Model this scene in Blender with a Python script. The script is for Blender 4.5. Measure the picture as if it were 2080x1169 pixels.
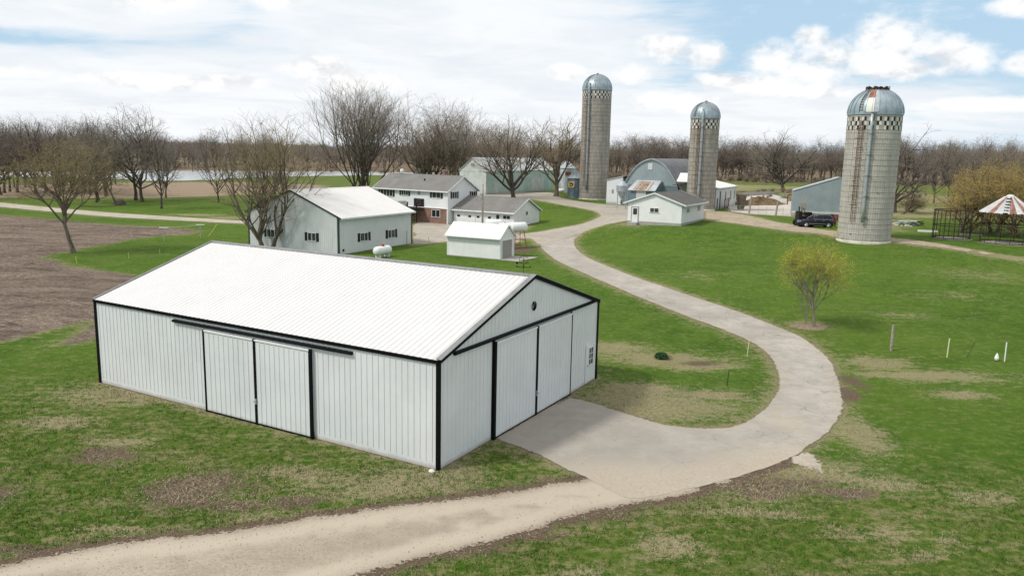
import bpy, math, random
import numpy as np
from mathutils import Vector, Matrix, geometry
R=math.radians
for o in list(bpy.data.objects): bpy.data.objects.remove(o,do_unlink=True)
S=bpy.context.scene
COL=S.collection
PW,PH=2080.,1169.                      # the photograph's size: pixel helpers are in its pixels
FP=1593.87; PIT=R(9.7404); ROL=R(-1.15126); HC=12.0
# ---------------------------------------------------------------- camera, sky, sun, exposure
cr,sr=math.cos(ROL),math.sin(ROL); cp,sp=math.cos(PIT),math.sin(PIT)
right0=Vector((1,0,0)); up0=Vector((0,sp,cp)); fwd=Vector((0,cp,-sp))
rt=right0*cr-up0*sr; up=right0*sr+up0*cr
cam=bpy.data.cameras.new('camera'); co=bpy.data.objects.new('camera',cam); COL.objects.link(co)
M=Matrix.Identity(4)
for i,v in enumerate((rt,up,-fwd)):
    for k in range(3): M[k][i]=v[k]
M[2][3]=HC; co.matrix_world=M
cam.sensor_width=36; cam.lens=36*FP/PW; cam.clip_start=.3; cam.clip_end=9000
S.camera=co
S.render.resolution_x=1024; S.render.resolution_y=575
S.view_settings.view_transform='Standard'; S.view_settings.look='None'
S.view_settings.exposure=0.0; S.view_settings.gamma=1
SUN_EL=R(50); SUN_AZ=R(250)            # compass angle from +Y clockwise: behind the camera and to the left
sd=Vector((math.sin(SUN_AZ)*math.cos(SUN_EL),math.cos(SUN_AZ)*math.cos(SUN_EL),math.sin(SUN_EL)))
sl=bpy.data.lights.new('sun','SUN'); sl.energy=2.7; sl.angle=R(8); sl.color=(1,.95,.87)
so=bpy.data.objects.new('sun',sl); COL.objects.link(so); so.rotation_euler=(-sd).to_track_quat('-Z','Y').to_euler()
CLOUD=1.05; SKYK=.11

class NT:
    def __init__(s,t): s.t=t; s.n=t.nodes; s.l=t.links
    def new(s,ty,ins=None,**kw):
        n=s.n.new(ty)
        for k,v in kw.items(): setattr(n,k,v)
        if ins:
            for k,v in ins.items():
                if isinstance(v,bpy.types.NodeSocket): s.l.new(v,n.inputs[k])
                elif v is not None: n.inputs[k].default_value=v
        return n
    def m(s,op,a,b=None,c=None,clamp=False):
        n=s.new('ShaderNodeMath',{0:a,1:b,2:c} if c is not None else ({0:a,1:b} if b is not None else {0:a}),operation=op); n.use_clamp=clamp; return n.outputs[0]
    def noise(s,vec,scale,detail=3,rough=.55,dist=0):
        return s.new('ShaderNodeTexNoise',{'Vector':vec,'Scale':scale,'Detail':detail,'Roughness':rough,'Distortion':dist}).outputs[0]
    def ramp(s,v,a,b,lo=0,hi=1,smooth=True):
        n=s.new('ShaderNodeMapRange',{0:v,1:a,2:b,3:lo,4:hi}); n.interpolation_type='SMOOTHSTEP' if smooth else 'LINEAR'; return n.outputs[0]
    def mix(s,f,a,b,mode='MIX'):
        n=s.new('ShaderNodeMix',data_type='RGBA',blend_type=mode)
        for i,v in ((0,f),(6,a),(7,b)):
            if isinstance(v,bpy.types.NodeSocket): s.l.new(v,n.inputs[i])
            else: n.inputs[i].default_value=(v if i==0 else (tuple(v)+(1,))[:4])
        return n.outputs[2]
    def scale(s,vec,x,y,z):
        return s.new('ShaderNodeMapping',{'Vector':vec,'Scale':(x,y,z)}).outputs[0]

W=bpy.data.worlds.new('World'); S.world=W; W.use_nodes=True
t=NT(W.node_tree); t.n.clear()
out=t.new('ShaderNodeOutputWorld'); bg=t.new('ShaderNodeBackground')
t.l.new(bg.outputs[0],out.inputs[0])
sky=t.new('ShaderNodeTexSky',sky_type='NISHITA'); sky.sun_disc=False; sky.sun_elevation=SUN_EL; sky.sun_rotation=SUN_AZ; sky.air_density=1.0; sky.dust_density=.6; sky.ozone_density=1.5
tc=t.new('ShaderNodeTexCoord').outputs['Generated']
sep=t.new('ShaderNodeSeparateXYZ',{0:tc})
X,Y,Z=sep.outputs
az=t.m('ARCTAN2',X,Y); el=t.m('ARCSINE',Z)
zz=t.m('ADD',t.m('MAXIMUM',Z,0.0),.11)
pl=t.new('ShaderNodeCombineXYZ',{0:t.m('DIVIDE',X,zz),1:t.m('DIVIDE',Y,zz)}).outputs[0]
ae=t.new('ShaderNodeCombineXYZ',{0:az,1:t.m('MULTIPLY',el,1.5),2:0.0}).outputs[0]
n1=t.noise(pl,1.5,6,.6,.4); n2=t.noise(t.scale(pl,.7,1.3,1),2.6,6,.62,.8)
puff=t.noise(ae,20,7,.58,.15); puff2=t.noise(ae,55,4,.6)
# thin veil: more of it to the left and over the middle
def blob(px,py,rx,ry):
    a=(px-1040)/FP; e=(312+(px-1040)*.02-py)/FP
    dx=t.m('DIVIDE',t.m('SUBTRACT',az,a),rx/FP); dy=t.m('DIVIDE',t.m('SUBTRACT',el,e),ry/FP)
    return t.m('SUBTRACT',1.0,t.m('ADD',t.m('MULTIPLY',dx,dx),t.m('MULTIPLY',dy,dy)))
def union(L):
    r=None
    for b in L:
        v=blob(*b); r=v if r is None else t.m('MAXIMUM',r,v)
    return t.m('MAXIMUM',r,-3.0)
hz=t.ramp(el,.11,-.005,0,1)
veilb=union([(1000,60,430,130),(1150,130,350,110),(180,45,330,55),(700,190,420,60),(150,205,420,60),(1500,215,500,60),(900,0,700,-1 or 60)])
veil=t.m('ADD',t.m('ADD',t.m('MULTIPLY',veilb,.42),t.m('MULTIPLY',t.m('SUBTRACT',n2,.5),.55)),t.m('ADD',t.m('MULTIPLY',t.m('SUBTRACT',n1,.5),1.2),t.m('MULTIPLY',hz,.8)))
side=t.ramp(az,.42,-.30,-.26,.34)
veil=t.ramp(t.m('ADD',veil,side),-.22,.42)
cum=union([(1620,150,120,42),(1725,118,78,50),(1830,150,62,34),(1530,140,70,36),(1590,108,34,24),(1330,115,70,24),(1400,130,50,26),(1750,168,130,20),(1480,180,110,22),
  (1980,155,60,14),(1925,75,70,20),(2040,50,80,56),(1760,5,120,32),(580,22,62,32),(330,18,120,42),(420,35,45,28),(1130,155,40,16),(650,155,70,24),(720,178,110,30),(30,190,60,12),(1350,215,90,22),(1265,160,40,20),(2060,198,40,14),(1940,170,45,22),(1900,230,120,14),(1600,200,90,14),(380,185,160,16),(90,175,120,14),(500,180,70,14)])
cw=t.m('ADD',t.m('MULTIPLY',cum,.75),t.m('ADD',t.m('MULTIPLY',t.m('SUBTRACT',puff,.5),2.6),t.m('MULTIPLY',t.m('SUBTRACT',puff2,.5),.7)))
cm=t.ramp(cw,-.34,.78)
# small fair-weather clouds elsewhere (outside the picture too)
gen=t.ramp(t.m('ADD',t.noise(pl,2.3,6,.6),t.m('MULTIPLY',t.m('SUBTRACT',puff,.5),.25)),.56,.7,0,.75)
blue=t.new('ShaderNodeVectorMath',{0:sky.outputs[0],1:(SKYK*1.02,SKYK*1.0,SKYK*.93)},operation='MULTIPLY').outputs[0]
blue=t.mix(.85,blue,(.50,.71,.90)); blue=t.mix(t.ramp(el,.12,.0,0,.6),blue,(.74,.84,.93))
ae2=t.new('ShaderNodeVectorMath',{0:ae,1:(-.006,.020,0)},operation='ADD').outputs[0]
pab=t.noise(ae2,20,7,.58,.15); low=t.noise(ae2,9,3,.5)
shade=t.ramp(t.m('ADD',t.m('MULTIPLY',t.m('SUBTRACT',pab,puff),1.5),t.m('MULTIPLY',t.m('SUBTRACT',low,.5),.9)),-.06,.30)
cc=t.mix(shade,(CLOUD*1.0,CLOUD*.995,CLOUD*.99),(CLOUD*.76,CLOUD*.775,CLOUD*.80))
vc=t.mix(t.ramp(n1,.35,.7),(CLOUD*.96,CLOUD*.97,CLOUD*.98),(CLOUD*.83,CLOUD*.86,CLOUD*.90))
a1=t.mix(t.m('MULTIPLY',gen,.45),blue,vc); over=t.mix(t.ramp(n1,.3,.7),(1.0,.975,.94),(.84,.83,.82)); up_=t.ramp(Z,.20,.34); up_=t.m('MULTIPLY',up_,t.ramp(t.noise(pl,1.1,4,.6),.30,.45,.35,.95))
a1=t.mix(t.m('MULTIPLY',veil,.9),a1,vc)
a1=t.mix(t.m('MULTIPLY',cm,.93),a1,cc)
a1=t.mix(up_,a1,over)
t.l.new(a1,bg.inputs[0]); bg.inputs[1].default_value=1.0

# ---------------------------------------------------------------- pixel <-> ground helpers, terrain
def ray(px,py):
    a=px-PW/2; b=PH/2-py
    x=(a*cr+b*sr)/FP; y=(-a*sr+b*cr)/FP
    return np.array([x,cp+y*sp,-sp+y*cp])
TP=np.array([(-20,10,0),(0,10,0),(25,10,0),(-20,20,0),(0,20,0),(20,20,0),(-20,40,0),(0,40,0),(20,40,0),(40,45,0),(40,25,0),(60,30,0),(-40,60,0),(-20,60,0),(0,60,0),(15,60,0),(-40,90,0),(-20,90,0),(-3,88,0),(2,92,0),(-60,130,0),(-30,110,0),(-10,104,0),(60,45,0),(-60,60,0),(-60,90,0),(-60,30,0),
 (-10,127,.4),(0,122,.4),(-6,133,.5),(-14,140,.4),(-12,118,.3),(4,129,.9),(9,120,1.2),(9,104,.7),(6,98,.3),(13,128,2.0),(8,140,2.2),
 (23,108,2.7),(16,112,2.5),(24,119,2.8),(30,112,2.7),(17,169,2.5),(5,160,3.0),(-5,165,3.3),(10,180,3.3),(37,135,2.8),(28,145,2.7),(45,127,3),(60,130,3),(40.5,93,2.2),(44,104,3),(37,105,2.8),(55,97,2.4),(65,94,2.3),(48,100,2.7),
 (28,92,1.7),(20,88,1.0),(26,80,1.0),(18,75,.5),(32,72,.8),(45,74,1.1),(60,72,1.2),(30,60,.25),(45,58,.4),(12,92,.4),(75,80,1.6),
 (0,230,3),(0,300,2.5),(60,300,3),(120,300,3),(80,200,3.2),(150,200,3),(60,170,3.1),(100,350,3),(60,350,3),(-40,180,.6),(-60,220,0),(-100,200,0),(-100,150,0),(-100,300,-.9),(-60,330,-.9),(-130,370,-.9),(-30,280,-.2),(-30,400,-.6),(-100,430,-.6),(-150,600,3),(0,600,4),(150,500,4),(300,800,5),(-300,800,5),(0,1300,8),(-700,1300,8),(700,1300,8),(-300,300,0),(300,300,3),(-200,100,0),(200,80,1.5)],float)
def hgt(x,y):
    x=np.asarray(x,float); y=np.asarray(y,float); sh=x.shape; x=x.ravel(); y=y.ravel()
    o=np.empty(len(x))
    s2=(6+.012*TP[:,1])**2
    for i in range(0,len(x),20000):
        d=(x[i:i+20000,None]-TP[:,0])**2+(y[i:i+20000,None]-TP[:,1])**2
        w=1/(d+s2)**2.2; o[i:i+20000]=(w*TP[:,2]).sum(1)/w.sum(1)
    return o.reshape(sh)
def h1(x,y): return float(hgt([x],[y])[0])
TT=np.geomspace(8,4000,900)
def G(px,py):
    r=ray(px,py); r=r/r[1]
    P=np.outer(TT,r)+(0,0,HC)
    f=P[:,2]-hgt(P[:,0],P[:,1])
    k=np.where(f<0)[0]
    if len(k)==0: k=[len(TT)-1]
    k=max(k[0],1); a,b=f[k-1],f[k]; tt=TT[k-1]+(TT[k]-TT[k-1])*(a/(a-b) if a!=b else 0)
    x,y=r[0]*tt,r[1]*tt
    return Vector((x,y,h1(x,y)))
def ZAT(px,py,y):                       # height at which pixel's ray reaches depth y
    r=ray(px,py); return HC+r[2]/r[1]*y
def XAT(px,py,y):
    r=ray(px,py); return r[0]/r[1]*y
def PX(P):                              # metres per pixel at a point
    return (P[1]*cp-(P[2]-HC)*sp)/FP

# ---------------------------------------------------------------- mesh helpers
class MB:
    def __init__(s): s.v=[]; s.f=[]; s.uv=None
    def add(s,vs,fs):
        k=len(s.v); s.v+= [tuple(v) for v in vs]; s.f+=[tuple(i+k for i in f) for f in fs]; return s
    def box8(s,c): return s.add(c,[(0,3,2,1),(4,5,6,7),(0,1,5,4),(1,2,6,5),(2,3,7,6),(3,0,4,7)])
    def box(s,x0,x1,y0,y1,z0,z1,T=None):
        c=[(x0,y0,z0),(x1,y0,z0),(x1,y1,z0),(x0,y1,z0),(x0,y0,z1),(x1,y0,z1),(x1,y1,z1),(x0,y1,z1)]
        return s.box8([T(*p) for p in c] if T else c)
    def cbox(s,c,sx,sy,sz,rz=0,rx=0,ry=0):
        m=Matrix.Translation(c)@Matrix.Rotation(rz,4,'Z')@Matrix.Rotation(ry,4,'Y')@Matrix.Rotation(rx,4,'X')
        return s.box(-sx/2,sx/2,-sy/2,sy/2,-sz/2,sz/2,lambda x,y,z:m@Vector((x,y,z)))
    def tube(s,pts,rad,n=8,caps=True):
        pts=[Vector(p) for p in pts]; k0=len(s.v)
        if not hasattr(rad,'__len__'): rad=[rad]*len(pts)
        for i,p in enumerate(pts):
            d=(pts[min(i+1,len(pts)-1)]-pts[max(i-1,0)]).normalized()
            a=d.cross(Vector((0,0,1)) if abs(d.z)<.9 else Vector((1,0,0))).normalized(); b=d.cross(a)
            for j in range(n):
                q=2*math.pi*j/n; s.v.append(tuple(p+(a*math.cos(q)+b*math.sin(q))*rad[i]))
        for i in range(len(pts)-1):
            for j in range(n):
                j2=(j+1)%n; s.f.append((k0+i*n+j,k0+i*n+j2,k0+(i+1)*n+j2,k0+(i+1)*n+j))
        if caps:
            s.f.append(tuple(k0+j for j in range(n))[::-1]); s.f.append(tuple(k0+(len(pts)-1)*n+j for j in range(n)))
        return s
    def lathe(s,c,prof,n=24,cap=True,a0=0,a1=2*math.pi):
        k0=len(s.v); full=abs(a1-a0-2*math.pi)<1e-6; m=n if full else n+1
        for r,z in prof:
            for j in range(m):
                q=a0+(a1-a0)*j/n; s.v.append((c[0]+r*math.cos(q),c[1]+r*math.sin(q),c[2]+z))
        for i in range(len(prof)-1):
            for j in range(n):
                j2=(j+1)%m; s.f.append((k0+i*m+j,k0+i*m+j2,k0+(i+1)*m+j2,k0+(i+1)*m+j))
        if cap and full:
            if prof[0][0]>1e-4: s.f.append(tuple(k0+j for j in range(m))[::-1])
            if prof[-1][0]>1e-4: s.f.append(tuple(k0+(len(prof)-1)*m+j for j in range(m)))
        return s
    def build(s,name,mat,parent=None,smooth=False,root=None):
        v=s.v
        r=root or parent
        while r is not None and r.parent is not None: r=r.parent
        if r is not None:
            mi=(Matrix.Translation(r.location)@r.rotation_euler.to_matrix().to_4x4()).inverted()
            v=[tuple(mi@Vector(p)) for p in v]
        me=bpy.data.meshes.new(name); me.from_pydata(v,[],s.f); me.update()
        if smooth: me.polygons.foreach_set('use_smooth',[True]*len(me.polygons))
        o=bpy.data.objects.new(name,me); COL.objects.link(o)
        if mat: me.materials.append(mat)
        if parent is not None: o.parent=parent
        return o
def tag(o,label=None,cat=None,group=None,kind=None):
    if label: o['label']=label
    if cat: o['category']=cat
    if group: o['group']=group
    if kind: o['kind']=kind
    return o
def thing(name,label,cat,loc,rz=0,group=None):
    o=bpy.data.objects.new(name,None); COL.objects.link(o); o.location=loc; o.rotation_euler=(0,0,rz); o.empty_display_size=.3
    return tag(o,label,cat,group)
def origin_to(o,loc):                  # put a single-mesh thing's origin at its base
    o.data.transform(Matrix.Translation(-Vector(loc))); o.location=loc; return o

# ---------------------------------------------------------------- materials
def P(name,col,rough=.6,metal=0.,var=.08,scale=2.,detail=4,bump=0.,bscale=30.,streak=None,spec=.4,dirt=None,fine=0.):
    m=bpy.data.materials.new(name); m.use_nodes=True; t=NT(m.node_tree); b=t.n['Principled BSDF']
    tc=t.new('ShaderNodeTexCoord').outputs['Object']
    c=col
    n=t.noise(tc,scale,detail,.6)
    c1=tuple(x*(1-var*1.6) for x in col[:3]); c2=tuple(min(1,x*(1+var*1.1)) for x in col[:3])
    c=t.mix(t.ramp(n,.3,.7),c1,c2)
    if fine:
        c=t.mix(t.ramp(t.noise(tc,bscale,3,.7),.3,.7,0,1),c,tuple(x*(1-fine) for x in col[:3]))
    if streak:       # (colour, amount, scale): rain streaks running down
        sv=t.noise(t.scale(tc,streak[2],streak[2],.12*streak[2]),1.,5,.65)
        c=t.mix(t.ramp(sv,.52,.75,0,streak[1]),c,streak[0])
    if dirt:         # (colour, height, amount): splashed soil along the foot of a wall
        z=t.new('ShaderNodeSeparateXYZ',{0:tc}).outputs[2]
        f=t.m('MULTIPLY',t.ramp(t.m('ADD',z,t.m('MULTIPLY',t.noise(tc,3,4),-dirt[1])),dirt[1]*.6,-dirt[1]*.3),dirt[2])
        c=t.mix(f,c,dirt[0])
    t.l.new(c,b.inputs['Base Color'])
    b.inputs['Roughness'].default_value=rough; b.inputs['Metallic'].default_value=metal; b.inputs['Specular IOR Level'].default_value=spec
    if bump:
        bn=t.new('ShaderNodeBump',{'Height':t.noise(tc,bscale,4,.65),'Strength':bump,'Distance':.05})
        t.l.new(bn.outputs[0],b.inputs['Normal'])
    return m
WHITE=(.72,.75,.765)
DIRT=(.30,.27,.22)
M_steelwhite=P('white_steel_siding',(.71,.735,.745),.42,0,.03,.6,bump=.04,bscale=3,streak=((.56,.58,.57),.35,1.2),dirt=(DIRT,.22,.55))
M_roofwhite=P('white_steel_roof',(.76,.75,.735),.42,0,.02,.8,streak=((.62,.62,.60),.4,.7),bump=.03,bscale=2)
def ribline(m,L,p_,ax,off,amt=.5,col=(.33,.34,.34)):   # rib shade put into the colour: a grey line along one foot of each
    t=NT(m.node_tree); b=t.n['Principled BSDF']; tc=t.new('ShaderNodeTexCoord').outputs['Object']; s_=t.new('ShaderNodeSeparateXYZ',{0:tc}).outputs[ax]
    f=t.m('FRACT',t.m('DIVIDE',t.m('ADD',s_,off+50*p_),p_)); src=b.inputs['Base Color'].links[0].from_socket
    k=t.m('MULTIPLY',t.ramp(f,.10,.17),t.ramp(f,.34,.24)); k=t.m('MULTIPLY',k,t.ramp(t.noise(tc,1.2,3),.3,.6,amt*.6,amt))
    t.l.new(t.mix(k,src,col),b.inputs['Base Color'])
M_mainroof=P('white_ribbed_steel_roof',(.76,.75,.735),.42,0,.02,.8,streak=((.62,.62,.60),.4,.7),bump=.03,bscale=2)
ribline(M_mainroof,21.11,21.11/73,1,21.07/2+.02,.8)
M_black=P('black_trim',(.005,.0055,.006),.6,0,.1,spec=.1)
M_grey=P('grey_trim',(.22,.23,.24),.45,0,.1)
M_shopwall=P('pale_steel_siding',(.68,.695,.705),.45,0,.03,.6,streak=((.5,.52,.5),.3,1.0),dirt=(DIRT,.2,.35))
M_darkgreen=P('dark_green_trim',(.03,.045,.045),.5)
M_whitepaint=P('white_paint',(.76,.77,.77),.5,0,.04,1.2,streak=((.6,.6,.57),.25,1.5))
M_glass=P('window_glass',(.02,.025,.03),.12,0,.3,1.5,spec=.7)
M_shutter=P('black_shutter',(.012,.014,.018),.55)
M_concrete=P('concrete',(.40,.385,.36),.85,0,.12,1.5,bump=.2,bscale=20,fine=.12)
M_wood=P('weathered_wood',(.20,.16,.12),.85,0,.2,4,bump=.4,bscale=20,streak=((.32,.29,.25),.5,8))
M_greywood=P('grey_post_wood',(.34,.31,.27),.85,0,.2,6,bump=.4,bscale=25)
M_rust=P('rusty_steel',(.17,.075,.04),.8,0,.3,4,bump=.3)
M_redpaint=P('red_painted_steel',(.33,.045,.03),.6,0,.25,3)
M_darkred=P('dull_red_paint',(.18,.05,.045),.7,0,.25,3)
M_galv=P('galvanised_steel',(.42,.46,.49),.5,.35,.12,1.5,streak=((.30,.33,.36),.5,1.5))
M_blue=P('blue_grey_steel_siding',(.29,.345,.368),.5,0,.07,.5,streak=((.33,.375,.39),.6,.8),dirt=((.27,.29,.27),.4,.5))
M_bluedark=P('dark_blue_grey_steel',(.15,.21,.25),.5,0,.1,.6,streak=((.2,.25,.28),.5,1))
M_greyroof=P('weathered_grey_roof',(.15,.155,.165),.75,0,.15,.5,streak=((.24,.24,.25),.5,.8))
M_mint=P('mint_green_siding',(.45,.59,.53),.6,0,.08,.8,streak=((.56,.62,.58),.7,1.2),dirt=((.35,.37,.32),.5,.6))
M_oldwhite=P('weathered_white_siding',(.60,.62,.61),.6,0,.08,.6,streak=((.42,.42,.39),.6,1.2),dirt=((.35,.34,.3),.5,.6))
M_oldroof=P('old_galvanised_roof',(.52,.55,.56),.5,.1,.1,.5,streak=((.36,.34,.31),.55,.6))
M_tank=P('white_tank_paint',(.78,.79,.79),.35,0,.03,2,streak=((.6,.6,.57),.2,3))
M_stone=P('pale_stone',(.5,.48,.44),.9,0,.15,8,bump=.4)
M_greydoor=P('grey_overhead_door',(.30,.285,.26),.6,0,.05,1)
M_black_soft=P('black_rubber',(.01,.01,.01),.8)
M_soilpile=P('manure_and_straw',(.20,.14,.075),.95,0,.5,2,bump=1,bscale=6,fine=.4)
M_yellow=P('yellow_marker_paint',(.62,.50,.08),.6)
M_paleyel=P('pale_marker_plastic',(.70,.72,.45),.6)
M_white=P('bright_white_plastic',(.82,.83,.82),.5,0,.02)

def brickmat(name,c1,c2,mortar,bw,bh,bump=.3,coord='Object',rough=.85,msize=.02,plane='xz'):
    m=bpy.data.materials.new(name); m.use_nodes=True; t=NT(m.node_tree); b=t.n['Principled BSDF']
    tc=t.new('ShaderNodeTexCoord').outputs[coord]
    s=t.new('ShaderNodeSeparateXYZ',{0:tc}).outputs
    if coord=='Object':
        u=t.m('ADD',s[0],s[1]); v=s[2] if plane=='xz' else s[1]
        if plane=='xy': u=s[0]
    else: u,v=s[0],s[1]
    vec=t.new('ShaderNodeCombineXYZ',{0:u,1:v,2:0.}).outputs[0]
    br=t.new('ShaderNodeTexBrick',{'Vector':vec,'Color1':c1+(1,),'Color2':c2+(1,),'Mortar':mortar+(1,),'Scale':1.,'Mortar Size':msize,'Mortar Smooth':.2,'Brick Width':bw,'Row Height':bh})
    n=t.noise(tc if coord=='Object' else vec,1.3,5,.65)
    c=t.mix(t.ramp(n,.3,.72,0,.5),br.outputs[0],tuple(x*.55 for x in c1))
    t.l.new(c,b.inputs['Base Color']); b.inputs['Roughness'].default_value=rough
    if bump: t.l.new(t.new('ShaderNodeBump',{'Height':br.outputs[1],'Strength':bump,'Distance':.03}).outputs[0],b.inputs['Normal']); b.inputs['Specular IOR Level'].default_value=.3
    return m
M_brick=brickmat('red_brown_brick',(.21,.09,.06),(.30,.15,.11),(.28,.25,.22),.40,.13)
M_shingle=P('grey_shingles',(.20,.195,.188),.9,0,.12,.6,bump=.35,bscale=14,streak=((.25,.245,.235),.5,.5),fine=.16)
M_shingle2=P('dark_grey_shingles',(.115,.113,.11),.9,0,.15,.5,bump=.35,bscale=14,streak=((.155,.152,.148),.5,.6),fine=.2)
def lapmat(name,col,pitch=.2):
    m=P(name,col,.55,0,.03,.8,streak=(tuple(x*.8 for x in col),.2,1.5),dirt=(DIRT,.15,.3)); t=NT(m.node_tree)
    tc=t.new('ShaderNodeTexCoord').outputs['Object']; z=t.new('ShaderNodeSeparateXYZ',{0:tc}).outputs[2]
    f=t.m('FRACT',t.m('DIVIDE',z,pitch))
    b=t.n['Principled BSDF']; src=b.inputs['Base Color'].links[0].from_socket
    t.l.new(t.mix(t.ramp(f,.9,1.0,0,.22),src,(.2,.21,.22)),b.inputs['Base Color'])
    t.l.new(t.new('ShaderNodeBump',{'Height':t.m('SUBTRACT',1.,f),'Strength':.5,'Distance':.02}).outputs[0],b.inputs['Normal'])
    return m
M_lap=lapmat('white_lap_siding',(.79,.80,.80))
M_lapcool=lapmat('white_lap_siding_house',(.74,.75,.755),.25)

# ---------------------------------------------------------------- outlines of the ground (read off the photo, laid on the terrain)
def g2(L): return [tuple(G(*p)[:2]) for p in L]
def smooth(pts,closed=True,n=5,jit=0.,seed=1):
    rg=random.Random(seed); out=[]; m=len(pts)
    for i in range(m if closed else m-1):
        g=lambda k: np.array(pts[k%m] if closed else pts[min(max(k,0),m-1)])
        p0,p1,p2,p3=g(i-1),g(i),g(i+1),g(i+2)
        L=np.linalg.norm(p2-p1); k=n
        for j in range(k):
            u=j/k
            q=.5*((2*p1)+(-p0+p2)*u+(2*p0-5*p1+4*p2-p3)*u*u+(-p0+3*p1-3*p2+p3)*u**3)
            out.append((q[0]+rg.uniform(-jit,jit),q[1]+rg.uniform(-jit,jit)))
    if not closed: out.append(tuple(pts[-1]))
    return out
def sdf(poly,x,y):                       # signed distance, negative inside
    d=np.full(x.shape,1e9); s=np.zeros(x.shape,bool); n=len(poly)
    for i in range(n):
        ax,ay=poly[i]; bx,by=poly[(i+1)%n]; ex,ey=bx-ax,by-ay; L=ex*ex+ey*ey+1e-12
        q=np.clip(((x-ax)*ex+(y-ay)*ey)/L,0,1); d=np.minimum(d,(x-ax-ex*q)**2+(y-ay-ey*q)**2)
        c=((ay>y)!=(by>y)); 
        with np.errstate(divide='ignore',invalid='ignore'):
            xi=(bx-ax)*(y-ay)/(by-ay+1e-15)+ax
        s^=c&(x<xi)
    d=np.sqrt(d); return np.where(s,-d,d)
shB=np.array([-2.677,28.372]); th0=1.05516; U0=np.array([math.cos(th0),math.sin(th0)]); V0=np.array([-U0[1],U0[0]])
def shp(a,b): p=shB+U0*a+V0*b; return (p[0],p[1])
drive_px=[(1168,495),(1180,512),(1210,530),(1260,550),(1320,572),(1380,592),(1440,612),(1500,632),(1560,655),(1620,680),(1660,705),(1690,735),(1705,770),(1713,800),(1714,832),(1700,860),(1668,888),(1640,905),(1620,922),(1560,948),(1490,970),(1400,992),(1290,1012)]
drive_a=g2([(1172,480),(1190,468),(1225,456),(1262,449)][::-1])+g2(drive_px)
drive_b=g2([(1240,995),(1188,968),(1150,952),(1110,932),(1060,912),(1022,899)])
drive_c=[shp(4.0,-.02),shp(11.7,-.02)]
drive_d=g2([(1158,806),(1190,813),(1250,831),(1300,847),(1350,861),(1400,867),(1460,868),(1500,861),(1530,848),(1560,825),(1575,800),(1580,775),(1576,755),(1565,730),(1545,708),(1510,688),(1460,667),(1400,645),(1330,617),(1260,588),(1200,562),(1150,540),(1110,515),(1094,499)])
drive=smooth(drive_a+drive_b,False,7,.035)+drive_c+smooth(drive_d,False,7,.035)
yard_tail=g2([(1050,492),(1000,489),(930,489),(905,491),(870,495),(838,498)])
yard=smooth(g2([(838,497),(838,460),(850,450)]),False,3)+[(-6.5,124.),(-2,122.8),(2.9,123.8)]+smooth(g2([(1050,476),(1110,468),(1160,459),(1200,448),(1218,439),(1210,430),(1170,421),(1130,414),(1098,408),(1060,403),(1000,402),(960,398),(975,391),(1060,391),(1115,391),(1130,397),(1165,407),(1210,413),(1275,418),(1300,425),(1300,445),(1262,450),(1225,458),(1190,470),(1172,482),(1166,494)]),False,6,.09)+smooth(g2([(1094,500),(1092,497),(1080,486),(1068,484)])+yard_tail,False,6,.09)
track=smooth(g2([(1640,925),(1600,940),(1560,957),(1480,986),(1400,1008),(1300,1026),(1200,1044),(1100,1076),(1000,1106),(900,1130),(820,1150),(740,1172),(640,1205),(300,1330)])+g2([(-260,1400),(-160,1180),(-60,1152),(0,1142),(80,1126),(150,1112),(300,1090),(450,1076),(600,1050),(700,1036),(800,1022),(900,1010),(1000,1000),(1090,985),(1178,970),(1222,960),(1330,968),(1430,962),(1500,945),(1570,928)]),True,7,.08,3)
TRACK_POLY=track
lane_l=smooth(g2([(-80,404),(0,411.5),(100,421),(200,430),(300,437),(400,443),(510,449),(580,453)]),False,6,.09)+smooth(g2([(580,460),(510,456),(400,450),(300,445),(200,439),(100,430),(0,420.5),(-80,413)]),False,6,.09)
lane_r=smooth(g2([(1430,428),(1470,430),(1500,434),(1560,447),(1615,457),(1660,465),(1720,472),(1800,482),(1860,488),(1920,497),(1985,509),(2080,524),(2200,542)]),False,4,.08,5)+smooth(g2([(2200,550),(2080,531),(1985,516),(1920,505),(1860,498),(1800,492),(1720,486),(1660,475),(1600,470),(1540,461),(1490,454),(1450,449),(1431,447)]),False,4,.08,6)
lot=g2([(1484,430),(1521,435),(1608,440),(1611,408),(1578,397),(1560,392),(1500,397),(1470,408)])
pond=smooth([tuple((HC-(-.9))/-r[2]*r[:2]) for r in [ray(*p) for p in [(-120,350),(200,347),(470,346.5),(640,348),(860,350),(860,354),(640,357.5),(520,360),(470,363),(400,366),(300,367),(225,363),(100,360),(-120,362)]]],True,4,1.)
field=smooth(g2([(-300,425),(-60,434),(40,440),(120,447),(200,453),(270,458),(330,461),(385,466),(400,470),(370,476),(300,482),(240,490),(190,500),(150,508),(110,515),(98,519),(100,526),(150,541),(210,551),(280,560)])+[(-30,69),(-26,61),(-25.5,52),(-27,46)]+g2([(196,650),(130,665),(60,682),(0,694),(-80,708),(-400,760)]),True,4,.15,9)
stub=smooth(g2([(-200,374),(0,374),(200,371),(330,371),(470,370),(640,375),(640,384),(470,397),(330,401),(200,402),(0,402),(-200,405)]),True,4,1.)
farsoil=g2([(600,322),(820,322),(960,326),(960,336),(820,340),(640,336)])
weeds=smooth(g2([(1450,374),(1560,377),(1700,381),(1760,384),(1900,395),(2100,420),(2100,450),(1880,440),(1820,470),(1740,470),(1720,430),(1600,395),(1560,385),(1450,390)]),True,3,.5)
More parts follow.
